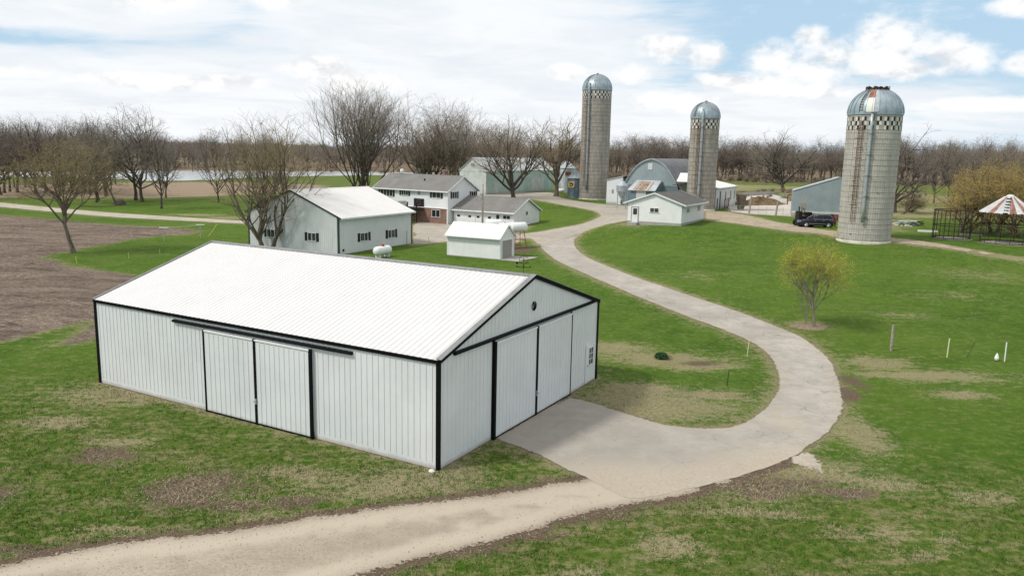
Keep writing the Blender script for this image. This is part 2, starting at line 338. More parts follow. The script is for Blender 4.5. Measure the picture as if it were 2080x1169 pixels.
def E(px,py,rx,ry):                      # ellipse patch given in pixels
    c=G(px,py); a=G(px+rx,py); b=G(px,py-ry); d=G(px,py+ry)
    return (c.x,c.y,max(.3,abs(a.x-c.x)),max(.3,abs(b.y-d.y)/2))
dirtE=[E(*e) for e in [(400,985,115,32),(390,1012,100,22),(500,1020,60,14),(215,925,65,16),(0,1000,55,22),(620,1012,50,12),(1600,985,105,16),(1560,1000,60,14),(1738,775,22,13),(1722,800,22,20),(1330,1010,90,12),(1200,1048,130,7),(1040,1085,120,6),(900,1118,110,6),(750,1150,90,6),(60,1128,130,10),(1345,724,14,8),(1060,505,30,8),(1430,738,45,5),(1640,663,32,6),(1720,1005,60,10)]]
dryE=[E(*e) for e in [(800,985,170,34),(900,965,90,25),(1335,828,165,32),(1440,803,80,13),(1300,790,90,14),(1250,808,70,18),(1255,706,70,12),(1350,727,130,16),(1450,742,60,8),(1400,742,80,8),(1725,870,50,45),(1650,960,120,30),(1800,985,70,14),(1880,762,150,12),(1780,735,70,14),(1710,1085,35,12),(1800,1078,45,10),(1370,1110,55,26),(1180,1160,60,12),(1550,1000,70,20),(1860,1120,60,10),(1930,1095,30,12),(260,800,150,22),(120,860,90,14),(250,900,60,12),(600,960,90,12),(680,980,70,10),(220,1080,80,10),(540,1045,70,10),(1350,870,120,10),(1950,800,60,8),(1640,660,42,8),(1600,850,25,40),(1285,455,40,4),(1520,1040,90,10),(1990,1010,60,16),(470,442,60,3),(400,436,60,2),(600,470,3,2)]]

# ground sheet: one grid, fine near the camera, reaching past the horizon
def axis(lo,hi,st,gr,far):
    a=list(np.arange(lo,hi+1e-6,st)); s=st
    while a[-1]<far: s*=gr; a.append(a[-1]+s)
    return a
yy=axis(6,62,.36,1,62)[:-1]; yy=[v for v in yy if v<62]+list(np.arange(62,145,.8)); s=.8
while yy[-1]<5200: s*=1.045; yy.append(yy[-1]+s)
yy=[-60,-30,-10,0,3]+yy
xr=list(np.arange(0,64,.45)); s=.45
while xr[-1]<3800: s*=1.07; xr.append(xr[-1]+s)
xl=list(np.arange(0,48,.45)); s=.45
while xl[-1]<3800: s*=1.07; xl.append(xl[-1]+s)
xx=[-v for v in xl[:0:-1]]+xr
gx,gy=np.meshgrid(np.array(xx),np.array(yy)); nx,ny=len(xx),len(yy)
X_=gx.ravel(); Y_=gy.ravel(); Zg=hgt(X_,Y_)
rg=np.random.default_rng(4)
def vnoise(x,y,sc,seed):                # smooth value noise
    r=np.random.default_rng(seed); T=r.random((64,64)); x=x/sc; y=y/sc
    xi=np.floor(x).astype(int); yi=np.floor(y).astype(int); fx=x-xi; fy=y-yi; fx=fx*fx*(3-2*fx); fy=fy*fy*(3-2*fy)
    g=lambda a,b:T[a%64,b%64]
    return (g(xi,yi)*(1-fx)+g(xi+1,yi)*fx)*(1-fy)+(g(xi,yi+1)*(1-fx)+g(xi+1,yi+1)*fx)*fy
wx=(vnoise(X_,Y_,2.5,1)-.5)*1.6; wy=(vnoise(X_,Y_,2.5,2)-.5)*1.6
D_drive=sdf(drive,X_,Y_); D_yard=sdf(yard,X_,Y_); D_track=sdf(track,X_,Y_); D_ll=sdf(lane_l,X_,Y_); D_lr=sdf(lane_r,X_,Y_); D_lot=sdf(lot,X_,Y_)
D_road=np.minimum.reduce([D_drive,D_yard,D_track,D_ll,D_lr,D_lot])
D_field=sdf(field,X_+wx*.6,Y_+wy*.6); D_stub=sdf(stub,X_+wx,Y_+wy*2); D_pond=sdf(pond,X_,Y_); D_far=sdf(farsoil,X_,Y_); D_weed=sdf(weeds,X_+wx*3,Y_+wy*3)
D_shed=sdf([shp(0,0),shp(14.85,0),shp(14.85,21.07),shp(0,21.07)],X_,Y_)
ss=lambda v,a,b: (lambda q:q*q*(3-2*q))(np.clip((v-a)/(b-a),0,1))
def ells(L):
    m=np.zeros(X_.shape)
    for cx,cy,ra,rb in L:
        q=((X_+wx*.5-cx)/ra)**2+((Y_+wy*.5-cy)/rb)**2; m=np.maximum(m,np.exp(-q*.9))
    return m
A_soil=ss(D_field,.35,-.45)
A_stub=np.maximum(ss(D_stub,1.5,-1.5),ss(D_far,6,-6))
A_lit=np.maximum(ss(Y_+wy*6,288,315)*ss(X_,-20,20),ss(Y_+wy*6,402,425))
A_dirt=np.maximum(ells(dirtE),.9*np.exp(-np.clip(D_track,0,9)/.35)*(D_track>-.5))
A_dirt=np.maximum(A_dirt,.45*np.exp(-np.clip(D_drive,0,9)/.18)*(D_drive>-.5))
A_dry=np.maximum(np.maximum(ells(dryE),.38*ells([E(1990,560,90,14),E(1940,600,90,10),E(1830,640,80,9),E(1420,560,60,8)])),.8*np.exp(-np.clip(D_road,0,9)/.7)*(D_road>-1))
A_dry=np.maximum(A_dry,.8*np.exp(-np.clip(D_shed,0,20)/.6)); A_dry=np.maximum(A_dry,.9*ss(D_weed,3,-2)*(vnoise(X_,Y_,6,7)*.8+.35))
A_dry=np.maximum(A_dry,.55*np.exp(-np.abs(D_field)/.8))
# rough = unmown mottled grass near the camera and far meadows; lush = mown lawn
rough=np.maximum(ss(Y_,46,30),0)
rough=np.where((X_>4)&(Y_>28),rough*ss(Y_,31,26),rough)
rough=np.where(X_>16,ss(Y_,33,26),rough)
rough=np.maximum(rough,.75*ss(Y_,150,190)); rough=np.maximum(rough,.35*ss(X_,38,50)*ss(Y_,95,60))
A_rough=np.clip(rough,.06,1)
Zg=Zg+(vnoise(X_,Y_,1.3,5)-.5)*.07*np.clip(1-Y_/80,.15,1)*ss(D_road,0,.6)*ss(D_shed,.1,.6)+(vnoise(X_,Y_,6,8)-.5)*.12*ss(D_road,0,2)*ss(D_shed,.3,2)
Zg=Zg+(vnoise(X_,Y_*1.0,.8,6)-.5)*.22*A_soil*ss(D_field,0,-.6)
Zg=Zg-.06*ss(D_road,-.4,-1.2)-.09*ss(D_shed,0,-.5)
Zg=np.where(D_pond<3,np.minimum(Zg,-.9-.35*ss(D_pond,3,-3)),Zg)
me=bpy.data.meshes.new('ground')
me.vertices.add(nx*ny); me.vertices.foreach_set('co',np.stack([X_,Y_,Zg],1).ravel())
ii=np.arange(nx*ny).reshape(ny,nx); q=np.stack([ii[:-1,:-1],ii[:-1,1:],ii[1:,1:],ii[1:,:-1]],-1).reshape(-1,4)
me.loops.add(q.size); me.loops.foreach_set('vertex_index',q.ravel()); me.polygons.add(len(q)); me.polygons.foreach_set('loop_start',np.arange(0,q.size,4)); me.polygons.foreach_set('loop_total',np.full(len(q),4))
me.polygons.foreach_set('use_smooth',[True]*len(q)); me.update(); me.validate()
for nm,ar in (('soil',A_soil),('stub',A_stub),('dirt',A_dirt),('dry',A_dry),('rough',A_rough),('litter',A_lit)):
    me.attributes.new(nm,'FLOAT','POINT').data.foreach_set('value',ar.astype(np.float32))
ground=bpy.data.objects.new('ground',me); COL.objects.link(ground); tag(ground,kind='structure')

def groundcolour(t,tc,att,blades=False):
    a={k:t.new('ShaderNodeAttribute',attribute_name=k).outputs['Fac'] for k in ('soil','stub','dirt','dry','rough','litter')} if att else att
    big=t.noise(tc,.06,4,.6); mid=t.noise(tc,.5,5,.65,.4); sm=t.noise(tc,2.6,5,.7,.5); fi=t.noise(tc,14,4,.75); st=t.noise(t.scale(tc,.35,1.3,1),1.6,5,.65,.8)
    lush=t.mix(t.ramp(mid,.33,.68),(.040,.100,.007),(.072,.148,.012))
    lush=t.mix(t.ramp(big,.35,.7,0,.6),lush,(.105,.172,.020))
    lush=t.mix(t.ramp(sm,.45,.7,0,.55),lush,(.14,.19,.036))
    rg_=t.mix(t.ramp(sm,.36,.64),(.048,.108,.009),(.135,.172,.036))
    tan=t.mix(t.ramp(fi,.3,.7),(.20,.165,.09),(.43,.375,.235))
    rmask=t.ramp(t.m('ADD',t.m('MULTIPLY',mid,.35),t.m('ADD',t.m('MULTIPLY',st,.4),t.m('MULTIPLY',sm,.25))),.47,.62,0,.78)
    rg_=t.mix(rmask,rg_,t.mix(.35,tan,(.20,.17,.07)))
    c=t.mix(a['rough'],lush,rg_)
    dm=t.m('ADD',a['dry'],t.m('ADD',t.m('MULTIPLY',t.m('SUBTRACT',t.m('ADD',sm,fi),1.0),1.9),t.m('MULTIPLY',t.m('SUBTRACT',st,.5),1.6)))
    c=t.mix(t.m('MULTIPLY',t.ramp(dm,.15,.8),.85),c,tan)
    c=t.mix(t.m('MULTIPLY',t.ramp(fi,.45,.75),.35),c,(.03,.06,.008))
    c=t.mix(t.m('MULTIPLY',t.ramp(t.noise(tc,34,2,.7),.6,.75),.28),c,(.30,.30,.12))
    dd=t.m('ADD',a['dirt'],t.m('ADD',t.m('MULTIPLY',t.m('SUBTRACT',t.m('ADD',sm,fi),1.0),2.2),t.m('MULTIPLY',t.m('SUBTRACT',st,.5),1.4)))
    dd=t.m('ADD',dd,t.m('MULTIPLY',a['dirt'],.25)); dirtc=t.mix(t.ramp(fi,.35,.7),(.085,.060,.042),(.20,.15,.108))
    dirtc=t.mix(t.ramp(t.noise(tc,22,2,.5),.66,.72),dirtc,(.45,.38,.26))
    c=t.mix(t.ramp(dd,.3,.85),c,dirtc)
    rv=t.new('ShaderNodeMapping',{'Vector':tc,'Rotation':(0,0,.12)}).outputs[0]; fs=t.noise(t.scale(rv,.10,.30,1),1.,6,.75,1.6); ff=t.noise(t.scale(rv,1.,2.2,1),2.6,5,.8,1.)
    soil=t.mix(t.ramp(fs,.3,.62),(.072,.050,.040),(.165,.125,.10))
    soil=t.mix(t.m('MULTIPLY',t.ramp(ff,.47,.66),t.ramp(fs,.36,.66,.12,.95)),soil,(.40,.34,.275))
    soil=t.mix(t.ramp(fi,.5,.8,0,.6),soil,(.08,.055,.042))
    fl=t.noise(t.scale(rv,1.3,4.5,1),1.6,5,.8,1.2); bd=t.noise(t.scale(rv,.05,.16,1),1,4,.6,.6)
    soil=t.mix(t.m('MULTIPLY',t.ramp(fl,.52,.62),t.ramp(bd,.40,.58,.15,.85)),soil,(.46,.39,.31)); soil=t.mix(t.m('MULTIPLY',t.ramp(fl,.46,.36),.6),soil,(.045,.031,.025))
    c=t.mix(a['soil'],c,soil)
    sc=t.mix(t.ramp(ff,.35,.65),(.21,.155,.11),(.36,.285,.21))
    c=t.mix(a['stub'],c,sc)
    c=t.mix(t.m('MULTIPLY',a['litter'],.94),c,t.mix(t.ramp(t.noise(tc,.09,5,.7),.35,.65),(.14,.105,.075),(.25,.195,.135)))
    return c,sm,fi,ff
m=bpy.data.materials.new('ground_cover'); m.use_nodes=True; t=NT(m.node_tree); b=t.n['Principled BSDF']
tc=t.new('ShaderNodeTexCoord').outputs['Object']
c,sm,fi,ff=groundcolour(t,tc,True)
t.l.new(c,b.inputs['Base Color']); b.inputs['Roughness'].default_value=.95; b.inputs['Specular IOR Level'].default_value=.1
hh=t.m('ADD',t.m('MULTIPLY',fi,.6),t.m('ADD',t.m('MULTIPLY',sm,1.2),t.m('MULTIPLY',t.noise(tc,40,2,.7),.35)))
t.l.new(t.new('ShaderNodeBump',{'Height':hh,'Strength':.7,'Distance':.12}).outputs[0],b.inputs['Normal'])
me.materials.append(m)

# paved and gravel surfaces
SPOT=tuple(G(1600,858)[:2])
def sheet(name,poly,mat,dz,step):
    pts=[Vector(p) for p in poly]; n=len(pts)
    xs=[p[0] for p in poly]; ys=[p[1] for p in poly]
    gxs,gys=np.meshgrid(np.arange(min(xs),max(xs),step),np.arange(min(ys),max(ys),step)); gxs=gxs.ravel(); gys=gys.ravel()
    d=sdf(poly,gxs,gys); k=d<-step*.35
    pts+=[Vector((x,y)) for x,y in zip(gxs[k],gys[k])]
    r=geometry.delaunay_2d_cdt(pts,[(i,(i+1)%n) for i in range(n)],[],1,1e-5)
    vs=np.array([tuple(v) for v in r[0]]); z=hgt(vs[:,0],vs[:,1])+dz
    mb=MB(); mb.v=[(a,b_,c_) for (a,b_),c_ in zip(vs,z)]; mb.f=[tuple(f) for f in r[2]]
    o=mb.build(name,mat,smooth=True); 
    at=o.data.attributes.new('edge','FLOAT','POINT'); at.data.foreach_set('value',(-sdf(poly,vs[:,0],vs[:,1])).astype(np.float32))
    at=o.data.attributes.new('seam','FLOAT','POINT'); sd_=np.zeros(len(vs))
    if name=='driveway':
        sd_=ss(sdf(TRACK_POLY,vs[:,0],vs[:,1]),2.6,-.3); cx_,cy_=SPOT; sd_=np.maximum(sd_,.75*np.exp(-(((vs[:,0]-cx_)/1.1)**2+((vs[:,1]-cy_)/3.)**2)))
    at.data.foreach_set('value',sd_.astype(np.float32))
    at=o.data.attributes.new('apron','FLOAT','POINT'); ap=np.exp(-(np.clip(sdf([shp(0,0),shp(14.85,0),shp(14.85,21.07),shp(0,21.07)],vs[:,0],vs[:,1]),0,99)/8.)**2) if name=='driveway' else np.zeros(len(vs)); at.data.foreach_set('value',ap.astype(np.float32))
    return tag(o,kind='structure')
def roadmat(name,c1,c2,speck,cracks=True,dust=.3,tracks=False,grassy=0.,ragged=.18):
    m=bpy.data.materials.new(name); m.use_nodes=True; t=NT(m.node_tree); b=t.n['Principled BSDF']
    tc=t.new('ShaderNodeTexCoord').outputs['Object']; ed=t.new('ShaderNodeAttribute',attribute_name='edge').outputs['Fac']
    big=t.noise(tc,.16,5,.6,.6); mid=t.noise(tc,.9,5,.65); fi=t.noise(tc,30,3,.8); fi2=t.noise(tc,9,4,.75)
    c=t.mix(t.ramp(big,.33,.67),c1,c2); c=t.mix(t.ramp(mid,.4,.7,0,.5),c,tuple(x*.76 for x in c1)); c=t.mix(t.ramp(t.noise(tc,3.5,4,.75),.5,.7,0,.35),c,tuple(x*.7 for x in c1))
    c=t.mix(t.ramp(fi,.45,.75,0,speck),c,tuple(x*.35 for x in c1)); c=t.mix(t.ramp(fi2,.55,.8,0,speck*.7),c,tuple(min(1,x*1.35) for x in c2))
    if cracks:
        wv=t.new('ShaderNodeVectorMath',{0:tc,1:t.new('ShaderNodeVectorMath',{0:t.new('ShaderNodeTexNoise',{'Vector':tc,'Scale':.7,'Detail':4}).outputs[1],'Scale':1.6},operation='SCALE').outputs[0]},operation='ADD').outputs[0]
        v=t.new('ShaderNodeTexVoronoi',{'Vector':wv,'Scale':.28},feature='DISTANCE_TO_EDGE').outputs[0]
        c=t.mix(t.m('MULTIPLY',t.ramp(v,.010,.001),t.ramp(t.noise(tc,.35,2),.42,.6,0,.45)),c,(.10,.09,.08))
        v2=t.new('ShaderNodeTexVoronoi',{'Vector':wv,'Scale':.9},feature='DISTANCE_TO_EDGE').outputs[0]; c=t.mix(t.m('MULTIPLY',t.ramp(v2,.03,.004),t.ramp(t.noise(tc,.22,3),.5,.62,0,.4)),c,(.14,.125,.11)); c=t.mix(t.ramp(t.noise(tc,.55,5,.7,.8),.60,.68,0,.4),c,(.50,.42,.32))
    sm_=t.new('ShaderNodeAttribute',attribute_name='seam').outputs['Fac']; ed0=ed; ed=t.m('ADD',ed,t.m('MULTIPLY',sm_,3.))
    if dust:
        c=t.mix(t.ramp(t.m('ADD',ed,t.m('MULTIPLY',t.m('SUBTRACT',mid,.5),1.6)),.9,.05,0,dust),c,(.40,.34,.25))
        c=t.mix(t.ramp(t.m('ADD',ed,t.m('MULTIPLY',t.m('SUBTRACT',fi2,.5),.5)),.16,.02,0,.8),c,(.17,.155,.07))
    if tracks:
        # two wheel lines, packed pale, stony crown between and brown verge
        tr=t.m('ADD',ed,t.m('MULTIPLY',t.m('SUBTRACT',mid,.5),.7))
        c=t.mix(t.m('MULTIPLY',t.ramp(tr,.25,.8),t.ramp(tr,1.5,1.0,0,.75)),c,(.48,.425,.345))
        c=t.mix(t.m('MULTIPLY',t.ramp(fi2,.42,.7),t.ramp(tr,1.3,1.9,0,.55)),c,(.20,.17,.13))
        c=t.mix(t.ramp(t.m('ADD',ed,t.m('MULTIPLY',t.m('SUBTRACT',fi2,.5),1.1)),.45,.0,0,.85),c,(.20,.15,.10))
    ap_=t.new('ShaderNodeAttribute',attribute_name='apron').outputs['Fac']; c=t.mix(t.m('MULTIPLY',ap_,t.ramp(t.m('ADD',mid,big),.75,1.15,.35,.75)),c,t.mix(t.ramp(fi,.35,.7),(.26,.235,.205),(.36,.33,.29)))
    sm_=t.new('ShaderNodeAttribute',attribute_name='seam').outputs['Fac']
    c=t.mix(t.ramp(t.m('ADD',sm_,t.m('MULTIPLY',t.m('SUBTRACT',t.m('ADD',mid,fi2),1.0),1.2)),.05,1.15,0,.9),c,t.mix(t.ramp(fi2,.35,.7),(.46,.405,.325),(.37,.32,.255)))
    if grassy: c=t.mix(t.ramp(t.noise(tc,1.6,5,.7),.5,.62,0,grassy),c,(.10,.13,.035))
    t.l.new(c,b.inputs['Base Color']); b.inputs['Roughness'].default_value=.9; b.inputs['Specular IOR Level'].default_value=.25
    # crumbled, grown-over edge
    t.l.new(t.ramp(t.m('ADD',t.m('ADD',ed0,t.m('MULTIPLY',sm_,.6)),t.m('MULTIPLY',t.m('SUBTRACT',t.m('ADD',fi2,t.noise(tc,2.2,4,.7)),1.0),ragged*2.)),ragged*.35,ragged*.35+.05),b.inputs['Alpha'])
    t.l.new(t.new('ShaderNodeBump',{'Height':t.m('ADD',fi,fi2),'Strength':.35,'Distance':.03}).outputs[0],b.inputs['Normal'])
    return m
M_asph=roadmat('worn_asphalt',(.345,.325,.29),(.47,.44,.395),.30)
M_yard=roadmat('yard_paving',(.36,.33,.285),(.46,.42,.365),.25,dust=.5)
M_track=roadmat('gravel_and_dirt',(.36,.312,.248),(.44,.383,.308),.35,False,0,True,ragged=.45)
M_lane=roadmat('pale_gravel',(.42,.385,.32),(.50,.46,.39),.25,False,.2)
M_lanedirt=roadmat('dirt_lane_surface',(.38,.31,.235),(.46,.39,.30),.3,False,.3,False,.6,ragged=.5)
M_lot=roadmat('feedlot_concrete',(.46,.425,.37),(.56,.52,.46),.2,False,0)
sheet('gravel_track',track,M_track,.012,.9)
sheet('driveway',drive,M_asph,.02,.9)
sheet('broken_pavement',smooth(g2([(1592,930),(1640,914),(1668,932),(1690,958),(1692,970),(1660,966),(1640,958),(1610,942)]),True,4,.06),roadmat('crumbled_asphalt',(.36,.32,.275),(.50,.45,.39),.4,ragged=.4),.016,.6)
sheet('yard_pavement',yard,M_yard,.012,1.5)
sheet('farm_lane',lane_l,M_lane,.04,3)
sheet('dirt_lane',lane_r,M_lanedirt,.035,1.5)
sheet('feedlot_pavement',lot,M_lot,.045,2)
m=bpy.data.materials.new('pond_water'); m.use_nodes=True; t=NT(m.node_tree); b=t.n['Principled BSDF']
b.inputs['Base Color'].default_value=(.42,.45,.47,1); b.inputs['Roughness'].default_value=.3; b.inputs['Specular IOR Level'].default_value=.8
tc=t.new('ShaderNodeTexCoord').outputs['Object']
t.l.new(t.new('ShaderNodeBump',{'Height':t.noise(t.scale(tc,.4,1,1),.8,3),'Strength':.12,'Distance':.1}).outputs[0],b.inputs['Normal'])
pp=[(a,b_,-.9) for a,b_ in pond]; r_=geometry.delaunay_2d_cdt([Vector(p[:2]) for p in pp],[(i,(i+1)%len(pp)) for i in range(len(pp))],[],1,1e-5)
mb=MB(); mb.v=[(v[0],v[1],-.9) for v in r_[0]]; mb.f=[tuple(f) for f in r_[2]]; tag(mb.build('pond_water',m),kind='structure')

# ================================================================ BUILDINGS
class Fr:                                # a wall-aligned frame: box(a along, o outwards, z up)
    def __init__(s,O,al,n): s.O=Vector(O); s.al=Vector(al); s.n=Vector(n)
    def pt(s,a,o,z): return s.O+s.al*a+s.n*o+Vector((0,0,z))
    def box(s,mb,a0,a1,o0,o1,z0,z1): return mb.box8([s.pt(a,o,z) for z in (z0,z1) for a,o in ((a0,o0),(a1,o0),(a1,o1),(a0,o1))])
    def poly(s,mb,pts,o0,o1):            # extruded outline given as (a,z)
        n=len(pts); k=len(mb.v); mb.v+=[tuple(s.pt(a,o0,z)) for a,z in pts]+[tuple(s.pt(a,o1,z)) for a,z in pts]
        mb.f+=[tuple(range(k,k+n)),tuple(range(k+2*n-1,k+n-1,-1))]+[(k+i,k+(i+1)%n,k+n+(i+1)%n,k+n+i) for i in range(n)]
class Bld:
    """gabled building; u runs along the gable end, v along the ridge, B the corner where they meet"""
    def __init__(s,bx,by,zb,th,W,L,he,hr,oe,og):
        s.zb=zb; s.B=Vector((bx,by,zb)); s.u=Vector((math.cos(th),math.sin(th),0)); s.v=Vector((-s.u.y,s.u.x,0))*(1 if L>0 else -1); s.L=abs(L); s.W=W; s.he=he; s.hr=hr; s.oe=oe; s.og=og; s.th=th
        s.sl=(hr-he)/(W/2)
        s.gab=Fr(s.B,s.u,-s.v); s.eav=Fr(s.B,s.v,-s.u)
        s.gab2=Fr(s.B+s.v*s.L,s.u,s.v); s.eav2=Fr(s.B+s.u*W,s.v,s.u)
        c=s.B+s.u*W/2+s.v*s.L/2; s.c=c
    def root(s,name,label,cat,group=None): return thing(name,label,cat,s.c,s.th,group)
    def p(s,a,l,z): return s.B+s.u*a+s.v*l+Vector((0,0,z))
    def roofz(s,a): return s.he+s.sl*min(a,s.W-a)
    def walls(s,mb,z0=-.4,rib=None,top=0.):
        W,L,he,hr=s.W,s.L,s.he-.03,s.hr-.03; t_=.12
        for l0,l1 in ((0,t_),(L-t_,L)):
            A=[s.p(a,l,z) for l in (l0,l1) for a,z in ((0,z0),(W,z0),(W,he),(W/2,hr),(0,he))]
            mb.add(A,[(0,1,2,3,4),(9,8,7,6,5)]+[(i,(i+1)%5,5+(i+1)%5,5+i) for i in range(5)])
        for fr in (s.eav,s.eav2): fr.box(mb,t_+.001,L-t_-.001,-t_,0,z0,he-.05)
        if rib:
            n=int(W/rib)
            for k in range(1,n):
                a=k*W/n
                for fr in (s.gab,s.gab2): s.rib(mb,fr,a,z0+.4,s.roofz(a)-.08)
            n=int(L/rib)
            for k in range(1,n):
                for fr in (s.eav,s.eav2): s.rib(mb,fr,k*L/n,z0+.4,he-.05)
    def rib(s,mb,fr,a,z0,z1,h=.022,w=.018,o=0.):
        c=[fr.pt(a-w,o-.002,z0),fr.pt(a-w*.4,o+h,z0),fr.pt(a+w*.4,o+h,z0),fr.pt(a+w,o-.002,z0)]
        d=[fr.pt(a-w,o-.002,z1),fr.pt(a-w*.4,o+h,z1),fr.pt(a+w*.4,o+h,z1),fr.pt(a+w,o-.002,z1)]
        mb.add(c+d,[(0,1,5,4),(1,2,6,5),(2,3,7,6),(4,5,6,7)])
    def roof(s,mb,th_=.09,rib=None,rh=.022):
        for sd in (0,1):
            f=lambda a,l,dz: s.p(a if sd==0 else s.W-a,l,s.he+s.sl*a+dz)
            a0,a1,l0,l1=-s.oe,s.W/2,-s.og,s.L+s.og
            mb.box8([f(a0,l0,0),f(a1,l0,0),f(a1,l1,0),f(a0,l1,0),f(a0,l0,th_),f(a1,l0,th_),f(a1,l1,th_),f(a0,l1,th_)])
            if rib:
                n=int((l1-l0)/rib)
                for k in range(1,n):
                    l=l0+k*(l1-l0)/n; w=.035
                    c=[f(a,l+dl,th_+dz) for a in (a0,a1) for dl,dz in ((-w,-.003),(-w*.45,rh),(w*.45,rh),(w,-.003))]
                    mb.add(c,[(0,1,5,4),(1,2,6,5),(2,3,7,6),(0,3,2,1)])
    def rake(s,mb,w=.16,h=.2,o=.0,top=.12,ends=(0,1)):   # trim along both gable edges
        for e in ends:
            l0,l1=(-s.og-w,-s.og) if e==0 else (s.L+s.og,s.L+s.og+w)
            for sd in (0,1):
                f=lambda a,l,dz: s.p(a if sd==0 else s.W-a,l,s.he+s.sl*a+dz)
                mb.box8([f(a,l,z) for z in (top-h,top) for a,l in ((-s.oe-.01,l0),(s.W/2,l0),(s.W/2,l1),(-s.oe-.01,l1))])
    def eavetrim(s,mb,h=.16,top=.085,w=.1,sides=(0,1)):
        for sd in sides:
            f=lambda a,l,z: s.p(a if sd==0 else s.W-a,l,z)
            z=s.he-s.sl*s.oe+top; l0,l1=-s.og,s.L+s.og
            mb.box8([f(a,l,zz) for zz in (z-h,z) for a,l in ((-s.oe-w,l0),(-s.oe-.003,l0),(-s.oe-.003,l1),(-s.oe-w,l1))])
    def ridge(s,mb,w=.18,top=.10):
        z=s.hr+top
        mb.add([s.p(s.W/2+a,l,z+dz) for l in (-s.og-.02,s.L+s.og+.02) for a,dz in ((-w,-s.sl*w+.02),(0,.035),(w,-s.sl*w+.02),(0,-.05))],[(0,1,5,4),(1,2,6,5),(2,3,7,6),(3,0,4,7),(0,3,2,1),(4,5,6,7)])
def window(root,fr,a0,a1,z0,z1,panes=2,shut=0.,frame=.06,mf=None,grid=None,name='window',sill=True,shlab=None):
    mf=mf or M_whitepaint
    f=MB(); d=.05
    fr.box(f,a0-frame,a1+frame,.0,d,z1,z1+frame); fr.box(f,a0-frame-(.05 if sill else 0),a1+frame+(.05 if sill else 0),.0,d+(.05 if sill else .0),z0-frame,z0)
    fr.box(f,a0-frame,a0,.0,d,z0,z1); fr.box(f,a1,a1+frame,.0,d,z0,z1)
    for k in range(1,panes): a=a0+(a1-a0)*k/panes; fr.box(f,a-.03,a+.03,.0,d-.004,z0,z1)
    if grid:
        for k in range(1,grid[0]): a=a0+(a1-a0)*k/grid[0]; fr.box(f,a-.013,a+.013,.0,d-.01,z0,z1)
        for k in range(1,grid[1]): z=z0+(z1-z0)*k/grid[1]; fr.box(f,a0,a1,.0,d-.008,z-.013,z+.013)
    w=f.build(name,mf,root)
    g=MB(); fr.box(g,a0+.002,a1-.002,.004,.02,z0+.002,z1-.002); g.build('pane',M_glass,w)
    if shut:
        for x0,x1 in ((a0-frame-shut-.01,a0-frame-.01),(a1+frame+.01,a1+frame+shut+.01)):
            sh=MB(); fr.box(sh,x0,x1,.0,.045,z0-.06,z1+.06)
            for k in range(9):
                z=z0+(z1-z0)*(k+.5)/9; fr.box(sh,x0+.04,x1-.04,.045,.058,z-.03,z+.02)
            sh.build('shutter',M_shutter,w)
    return w

# ---------------- the big white shed in front
b=Bld(shB[0],shB[1],0,th0,14.85,21.07,4.25,6.53,.02,.02)
r=b.root('machine_shed','large white ribbed steel shed with black trim, nearest building in front','shed')
w=MB(); b.walls(w,-.1,.2866); wall=w.build('wall',M_steelwhite,r)
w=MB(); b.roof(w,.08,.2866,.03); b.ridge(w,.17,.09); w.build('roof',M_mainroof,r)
w=MB(); b.rake(w,.07,.17,top=.125,ends=(0,)); b.eavetrim(w,.12,.095,.07,(0,))
for fr,ln in ((b.gab,b.W),(b.eav,b.L),(b.eav2,b.L),(b.gab2,b.W)): pass
def cornerpost(mb,P0,ux,uy,z1,s_=.20,t_=.045):
    P0=Vector(P0)
    for a,c in ((ux,uy),(uy,ux)):
        mb.box8([P0+a*x+c*y+Vector((0,0,z)) for z in (.02,z1) for x,y in ((-t_,-t_),(s_,-t_),(s_,.0),(-t_,.0))])
        t_-=.003
cornerpost(w,b.p(0,0,0),b.u,b.v,4.2,.10,.045); cornerpost(w,b.p(b.W,0,0),-b.u,b.v,4.2,.13); cornerpost(w,b.p(0,b.L,0),b.u,-b.v,4.2,.13); cornerpost(w,b.p(b.W,b.L,0),-b.u,-b.v,4.2,.13)
# black door frames
b.gab.box(w,3.86,4.02,.0,.055,.0,4.28); b.gab.box(w,11.36,11.48,.0,.05,.0,4.28)
b.eav.box(w,12.83,12.94,.0,.13,.0,3.85)
b.gab.box(w,4.02,11.36,.0,.03,-.02,.07); b.eav.box(w,6.3,12.84,.0,.03,-.04,.06)
w.build('black_trim',M_black,r)
w=MB(); b.rake(w,.10,.12,top=.155,ends=(1,)); b.ridge(w,.2,.105)
for sd in (0,1):   # grey caps seen along the tops of the rakes
    f=lambda a,l,dz: b.p(a if sd==0 else b.W-a,l,b.he+b.sl*a+dz)
    w.box8([f(a,l,z) for z in (.127,.15) for a,l in ((-.03,-.14),(b.W/2,-.14),(b.W/2,.12),(-.03,.12))])
w.build('ridge_and_edge_caps',M_grey,r)
w=MB(); 
for fr,ln in ((b.gab,b.W),(b.eav,b.L),(b.eav2,b.L),(b.gab2,b.W)): fr.box(w,-.02,ln+.02,-.05,.035,-.14,.03)
w.build('skirt_board',M_wood,r)
